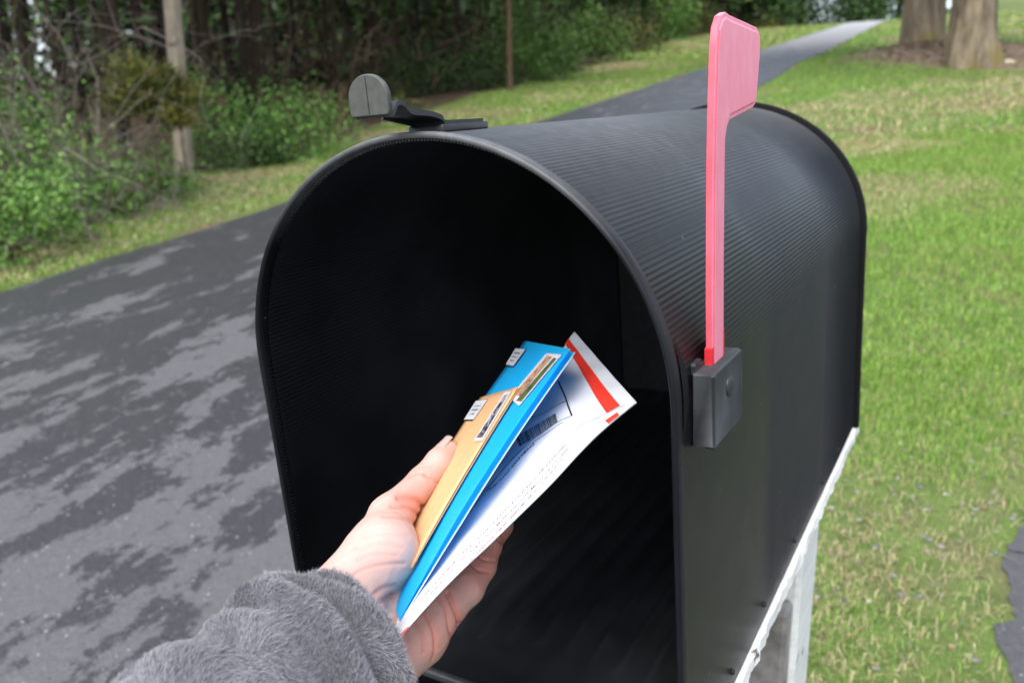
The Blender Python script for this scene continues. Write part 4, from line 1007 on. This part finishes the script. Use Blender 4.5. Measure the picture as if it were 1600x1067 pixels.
# --- tree trunks
def mat_bark(name, c0, c1, sc=1, moss=None):
    t = NT(name); v = t.coord('Object', (9*sc, 9*sc, 1.6*sc)); n = t.noise(v, 2.2, 7, .7); n2 = t.noise(t.coord(), 2.5*sc, 4)
    c = t.ramp(n, [(.3, c0), (.7, c1)])
    if moss: c = t.mix(t.ramp(n2, [(.52, (0, 0, 0)), (.7, (1, 1, 1))]), c, moss)
    t.bump(n, .9, .03); return t.set(c, .9, .15)
M_BARKG = mat_bark('grey_bark', (.17, .14, .105), (.46, .395, .30)); M_BARKP = mat_bark('pine_bark', (.026, .017, .012), (.085, .054, .036)); M_BARKD = mat_bark('dark_bark', (.014, .011, .009), (.040, .032, .026))
M_BARKR = mat_bark('reddish_bark', (.07, .045, .028), (.20, .13, .08))
M_BARKM = mat_bark('maple_bark', (.05, .038, .028), (.40, .325, .225), .42, (.24, .19, .055))
def trunk_mesh(h, r0, r1, rng, n=14, lean=(0, 0), k=16, flare=.25, lump=.06):
    m_ = MB(); z = np.linspace(-.15, h, k); V = []
    ph = rng.uniform(0, 6.28, 4); bx = np.cumsum(rng.normal(0, .008, k))*h/6; by = np.cumsum(rng.normal(0, .008, k))*h/6
    for i in range(k):
        f = max(0, z[i])/h; r_ = r0+(r1-r0)*f+r0*flare*math.exp(-max(0, z[i])/(r0*2.2))
        for j in range(n):
            a = 2*math.pi*j/n; rr = r_*(1+lump*math.sin(3*a+ph[0]+z[i])+lump*.6*math.sin(5*a+ph[1]-z[i]*1.7)+lump*.8*math.exp(-max(0, z[i])/(r0*3))*math.sin(6*a+ph[2])*2)
            V.append((rr*math.cos(a)+lean[0]*z[i]+bx[i], rr*math.sin(a)+lean[1]*z[i]+by[i], z[i]))
    return V, grid_faces(k, n, True).tolist()+[[(k-1)*n+j for j in range(n)]]
CROWN = []
def crown_mesh(kind, seed):
    rng = np.random.default_rng(seed)
    if kind == 'pine': n, rad, sz, pal = 1500, (2.0, 2.0, 2.6), .42, DG
    else: n, rad, sz, pal = 1700, (1.5, 1.5, 2.8), .34, DG
    q, i = clumps(n, 30, rad, rng, .2, .4); q[:, 2] -= .5
    return leaf_faces(q, sz, mkcol(pal, i, n, rng), rng, .35, .1)
crowns = [crown_mesh('pine', s_) for s_ in (1, 2, 3)]
crown_me = []
def tree(px, py, h, r0, mat, label, crown_z, cs_=1.0, seed=0, lean=(0, 0), name='pine_tree', group='trees along the edge of the woods', branches=5, extra=0):
    rng = np.random.default_rng(seed+500); lean = (lean[0]+.16*max(0, 800-px)/1245, lean[1]); p = g(px, py); p = p+np.array([RL[0], RL[1], 0])*extra; p[2] = gz(p[0], p[1]); root = empty(name, p, label=label, cat='tree', group=group)
    V, Fc = trunk_mesh(h, r0, r0*.45, rng, 12, lean); mk('trunk', V, Fc, mat, root)
    k = seed % 3
    if len(crown_me) <= k:
        while len(crown_me) <= k:
            V, Q, c = crowns[len(crown_me)]; o = mk('crown', V, Q, M_LEAF, root, False, col=c); crown_me.append(o.data); COL.objects.unlink(o); bpy.data.objects.remove(o)
    o = bpy.data.objects.new('crown', crown_me[k]); COL.objects.link(o); o.parent = root; o.location = (lean[0]*crown_z, lean[1]*crown_z, crown_z); o.scale = (cs_,)*3; o.rotation_euler = (0, 0, rng.uniform(0, 6.28))
    for b in range(branches):
        m_ = MB(); z = rng.uniform(.9, crown_z); a = rng.uniform(0, 6.28); L = rng.uniform(.5, 1.5); m_.tube([(lean[0]*z, lean[1]*z, z), (L*.5*math.cos(a)+lean[0]*z, L*.5*math.sin(a), z+.08), (L*math.cos(a)+lean[0]*z, L*math.sin(a), z-.12)], [.018, .012, .004], 4, False)
        twig_obj('dead_branch', m_, (.10, .075, .06), root)
    return root
# the grey trunk with its stub
gt = tree(288, 275, 7, .112, M_BARKG, 'pale grey tree trunk with a broken stub, left of the mailbox', 5.0, .8, 1, (-.025, 0), 'grey_tree', 'trees along the edge of the woods', 0)
m_ = MB(); rng_ = np.random.default_rng(9)
m_.tube([(.06, -.07, 1.50), (.10, -.10, 1.53), (.125, -.12, 1.575)], [.05, .036, .028], 10); m_.build('branch_stub', M_BARKG, gt, True)
TREES = [(28, 300, .10, M_BARKD, 'dark leaning trunk at the far left edge', (-.06, 0), 0), (355, 220, .055, M_BARKP, 'slim brown pine, first right of the pale grey trunk', (0, 0), 1.0), (392, 212, .05, M_BARKP, 'slim brown pine, second right of the pale grey trunk', (0, 0), 1.5),
         (425, 205, .06, M_BARKP, 'brown pine above the broad leafy shrub left of the latch tab', (0, 0), .6), (465, 200, .065, M_BARKP, 'straight brown pine rising left of the latch tab', (.01, 0), 1.0), (515, 195, .05, M_BARKD, 'dark thin pine just left of the latch tab', (0, 0), 2.0),
         (560, 178, .07, M_BARKD, 'dark pine directly behind the latch tab', (0, 0), 1.6), (610, 165, .06, M_BARKP, 'brown pine directly behind the latch arm', (0, 0), 1.5), (648, 150, .06, M_BARKD, 'dark pine right of the latch arm', (0, 0), 2.0), (690, 142, .06, M_BARKP, 'brown pine above the latch plate', (.02, 0), 2.0),
         (797, 143, .06, M_BARKR, 'reddish brown straight pine standing before the bushes', (0, 0), 0), (745, 128, .07, M_BARKD, 'dark pine left of the reddish straight one', (0, 0), 2.0), (850, 100, .10, M_BARKD, 'dark pine behind the tall green bush', (0, 0), 2.0), (885, 92, .10, M_BARKP, 'brown pine right of the tall green bush', (0, 0), 2.0),
         (930, 80, .13, M_BARKD, 'broad dark trunk behind the dense green bush', (0, 0), 2.0), (962, 72, .12, M_BARKG*1 if False else M_BARKP, 'brown trunk left of the young tree by the flag', (0, 0), 1.5), (1010, 62, .14, M_BARKD, 'dark trunk behind the young tree by the flag', (0, 0), 2.0), (1062, 52, .13, M_BARKP, 'brown trunk just left of the flag blade', (0, 0), 1.0),
         (1100, 45, .14, M_BARKD, 'dark trunk half hidden by the flag blade', (0, 0), 2.0), (1200, 34, .20, M_BARKD, 'dark trunk first right of the flag', (0, 0), 1.5), (1222, 36, .16, M_BARKP, 'thin brown trunk second right of the flag', (0, 0), 1.0), (1240, 34, .30, M_BARKG, 'pale grey trunk right of the flag near the crest', (0, 0), .5), (1263, 32, .22, M_BARKD, 'dark trunk right of the pale one near the crest', (0, 0), .6)]
for k, (px, py, r0, mt, lb, ln, ex) in enumerate(TREES):
    far = max(1, g(px, py)[1]/9); tree(px, py, 8+.12*far*8, r0, mt, lb, 4.6+.5*far, .9+.12*far, k, ln, 'pine_tree', 'trees along the edge of the woods', 7, ex)
# woods behind: the rest of the trunks, brush and foliage as one far mass
rng = np.random.default_rng(88); m_ = MB(); VV = []; pv = []
for k in range(330):
    t = rng.uniform(-8, 78); s_ = wood_edge(t)+rng.uniform(2.2, 16)
    p = RA+RD*t+RL*s_; z = float(gz(*p)); r_ = rng.uniform(.04, .10)*(1+max(0, t)/50); h = rng.uniform(7, 11)+t*.05
    m_.tube([(p[0], p[1], z-.1), (p[0]+rng.normal(0, .1), p[1], z+h*.5), (p[0]+rng.normal(0, .25), p[1], z+h)], [r_, r_*.8, r_*.5], 7, False)
twc = np.repeat(np.array([[.036, .026, .019]])*rng.uniform(.5, 1.6, (330, 1)), 21, 0)
mk('woods', m_.v, m_.f, M_TWIG, None, True, col=twc, label='dark woods of close brown pine trunks beyond the first row', category='woods', kind='stuff')
def mass(name, label, n, tr, sr, zr, sz, pal, asp, seed, dens=None):
    rng = np.random.default_rng(seed); t = rng.uniform(*tr, n); s_ = wood_edge(t)+rng.uniform(*sr, n); p = RA+RD*t[:, None]+RL*s_[:, None]
    hz = rng.uniform(0, 1, n); z = gz(p[:, 0], p[:, 1])+zr[0]+(zr[1]-zr[0])*hz
    keep = fbm(p[:, 0]+z*.7, p[:, 1]-z*.9, .55, seed) > rng.uniform(.32, .56, n)
    q = np.stack([p[:, 0], p[:, 1], z], 1)[keep]; tt_ = np.maximum(1, t[keep]/12)
    V, Q, c = leaf_faces(q, 1.0, mkcol(pal, rng.integers(0, 200, len(q)), len(q), rng), rng, asp, .2)
    V = np.repeat(q, 4, 0)+(V-np.repeat(q, 4, 0))*np.repeat(sz*tt_, 4)[:, None]
    mk(name, V, Q, M_LEAF, None, False, col=c, label=label, category=name.replace('_', ' '), kind='stuff')
mass('woodland_canopy', 'dark evergreen canopy filling the woods above the trunks', 30000, (-14, 90), (1.5, 18), (2.0, 8.5), .42, DG, .4, 5)
mass('far_thicket', 'dark thicket closing the view deep in the woods', 66000, (-34, 100), (9, 26), (-.1, 5.5), .40, np.concatenate([DG*.8, np.array([[.045, .032, .022], [.035, .026, .018]])]), .5, 15)
mass('understory', 'dim green and brown understory deep in the woods', 46000, (-8, 80), (1.2, 13), (.05, 3.0), .13, np.concatenate([DG, LG*.4, np.array([[.075, .052, .034], [.055, .038, .026], [.09, .065, .045]])]), .3, 6)
rng = np.random.default_rng(61); m_ = MB()
for k in range(900):
    t = rng.uniform(-5, 45); s_ = wood_edge(t)+rng.uniform(.6, 8); p = RA+RD*t+RL*s_; z = float(gz(*p)); d = rng.normal(0, .5, 3); d[2] = abs(d[2])+.3; L = rng.uniform(.5, 1.5)*(1+max(0, t)/40)
    b = np.array([p[0], p[1], z+rng.uniform(0, 1.2)]); m_.tube([b, b+d*L*.5+rng.normal(0, .08, 3), b+d*L+rng.normal(0, .15, 3)-np.array([0, 0, .15*L])], np.array([.008, .006, .002])*(1+max(0, t)/20), 3, False)
twig_obj('brushwood', m_, (.085, .060, .042), None, label='tangled brown brushwood on the floor of the woods', category='brushwood', kind='stuff')
# evergreen row closing the view at the crest, right of the drive
for k, (px, py, sc, lb) in enumerate(((1330, 32, 2.3, 'tall dark pine left of the crest of the drive'), (1405, 24, 2.6, 'tall dark pine behind the big twin trunk, left'), (1470, 16, 2.6, 'tall dark pine behind the gap of the big twin trunk'))):
    tree(px, py, 16, .28, M_BARKD, lb, 5.5, sc, k+1, (0, 0), 'pine_tree', 'pines at the crest', 0)
# --- the old maple: two big trunks
def big_trunk(name, px, py, r0, label, seed, lean):
    rng = np.random.default_rng(seed); p = g(px, py); root = empty(name, p, label=label, cat='tree', group='big old trunks on the lawn')
    V, Fc = trunk_mesh(5.5, r0, r0*.72, rng, 44, lean, 40, .42, .045); mk('trunk', V, Fc, M_BARKM, root)
    k = 0
    for sx in (0, 1):
        o = bpy.data.objects.new('crown', crown_me[sx]); COL.objects.link(o); o.parent = root; o.location = (sx*2.2-1, sx*1.4, 7.2+sx); o.scale = (1.8,)*3
    return root
b1 = big_trunk('maple_tree', 1427, 92, .27, 'broad grey old maple trunk behind the mulch, the left one', 1, (-.08, 0))
b2 = big_trunk('maple_tree', 1522, 110, .36, 'old maple trunk with yellow lichen at its foot, the right one', 4, (-.11, 0))
for dx, dy, r_, sd in ((.52, .15, .24, 8), (.30, -.10, .20, 9)):
    V, Fc = trunk_mesh(5.5, r_, r_*.75, np.random.default_rng(sd), 32, (-.08, 0), 40, .35, .06); V = np.array(V)+np.array([dx, dy, 0]); mk('stem', V, Fc, M_BARKM, b1)
m_ = MB(); m_.tube([(-.06, -.38, -.1), (-.02, -.37, .12), (-.02, -.33, .42)], [.13, .09, .02], 10); m_.build('lichen_root', plain('yellow_lichen', (.34, .28, .06), .9, .1, .3, 14, .4), b2, True)
m_ = MB(); m_.tube([(.13, -.36, .05), (.10, -.325, .6), (.11, -.29, 1.2)], [.05, .04, .012], 8); m_.build('bark_split', M_SLOT, b2, True)
for k, (px, py, s_, lb) in enumerate(((1424, 88, .17, 'flat pale stone on the mulch left of the lichen trunk'), (1447, 83, .11, 'small pale stone beside the flat one on the mulch'), (1480, 100, .10, 'grey stone at the foot of the lichen trunk'), (1573, 108, .14, 'pale stone right of the lichen trunk'))):
    rng = np.random.default_rng(k+70); V = []; 
    for i in range(7):
        for j in range(10):
            a = math.pi*i/6; b = 2*math.pi*j/10; r_ = s_*(1+rng.normal(0, .07)); V.append((r_*math.sin(a)*math.cos(b), r_*.7*math.sin(a)*math.sin(b), r_*.42*math.cos(a)+s_*.2))
    o = mk('stone', V, grid_faces(7, 10, True), plain('pale_stone', (.52, .48, .34), .9, .2, .2, 12, .4), label=lb, category='stone', group='stones by the old maple'); o.location = g(px, py)
xs_ = rg.normal(0, .9, 1400)+9.6; ys_ = rg.normal(0, 1.5, 1400)+18.3
litter('mulch', xs_, ys_, .05, [(.20, .13, .09), (.28, .20, .14), (.34, .26, .19), (.30, .15, .09)], 'brown mulch and leaf litter around the old maple trunks', 'mulch')
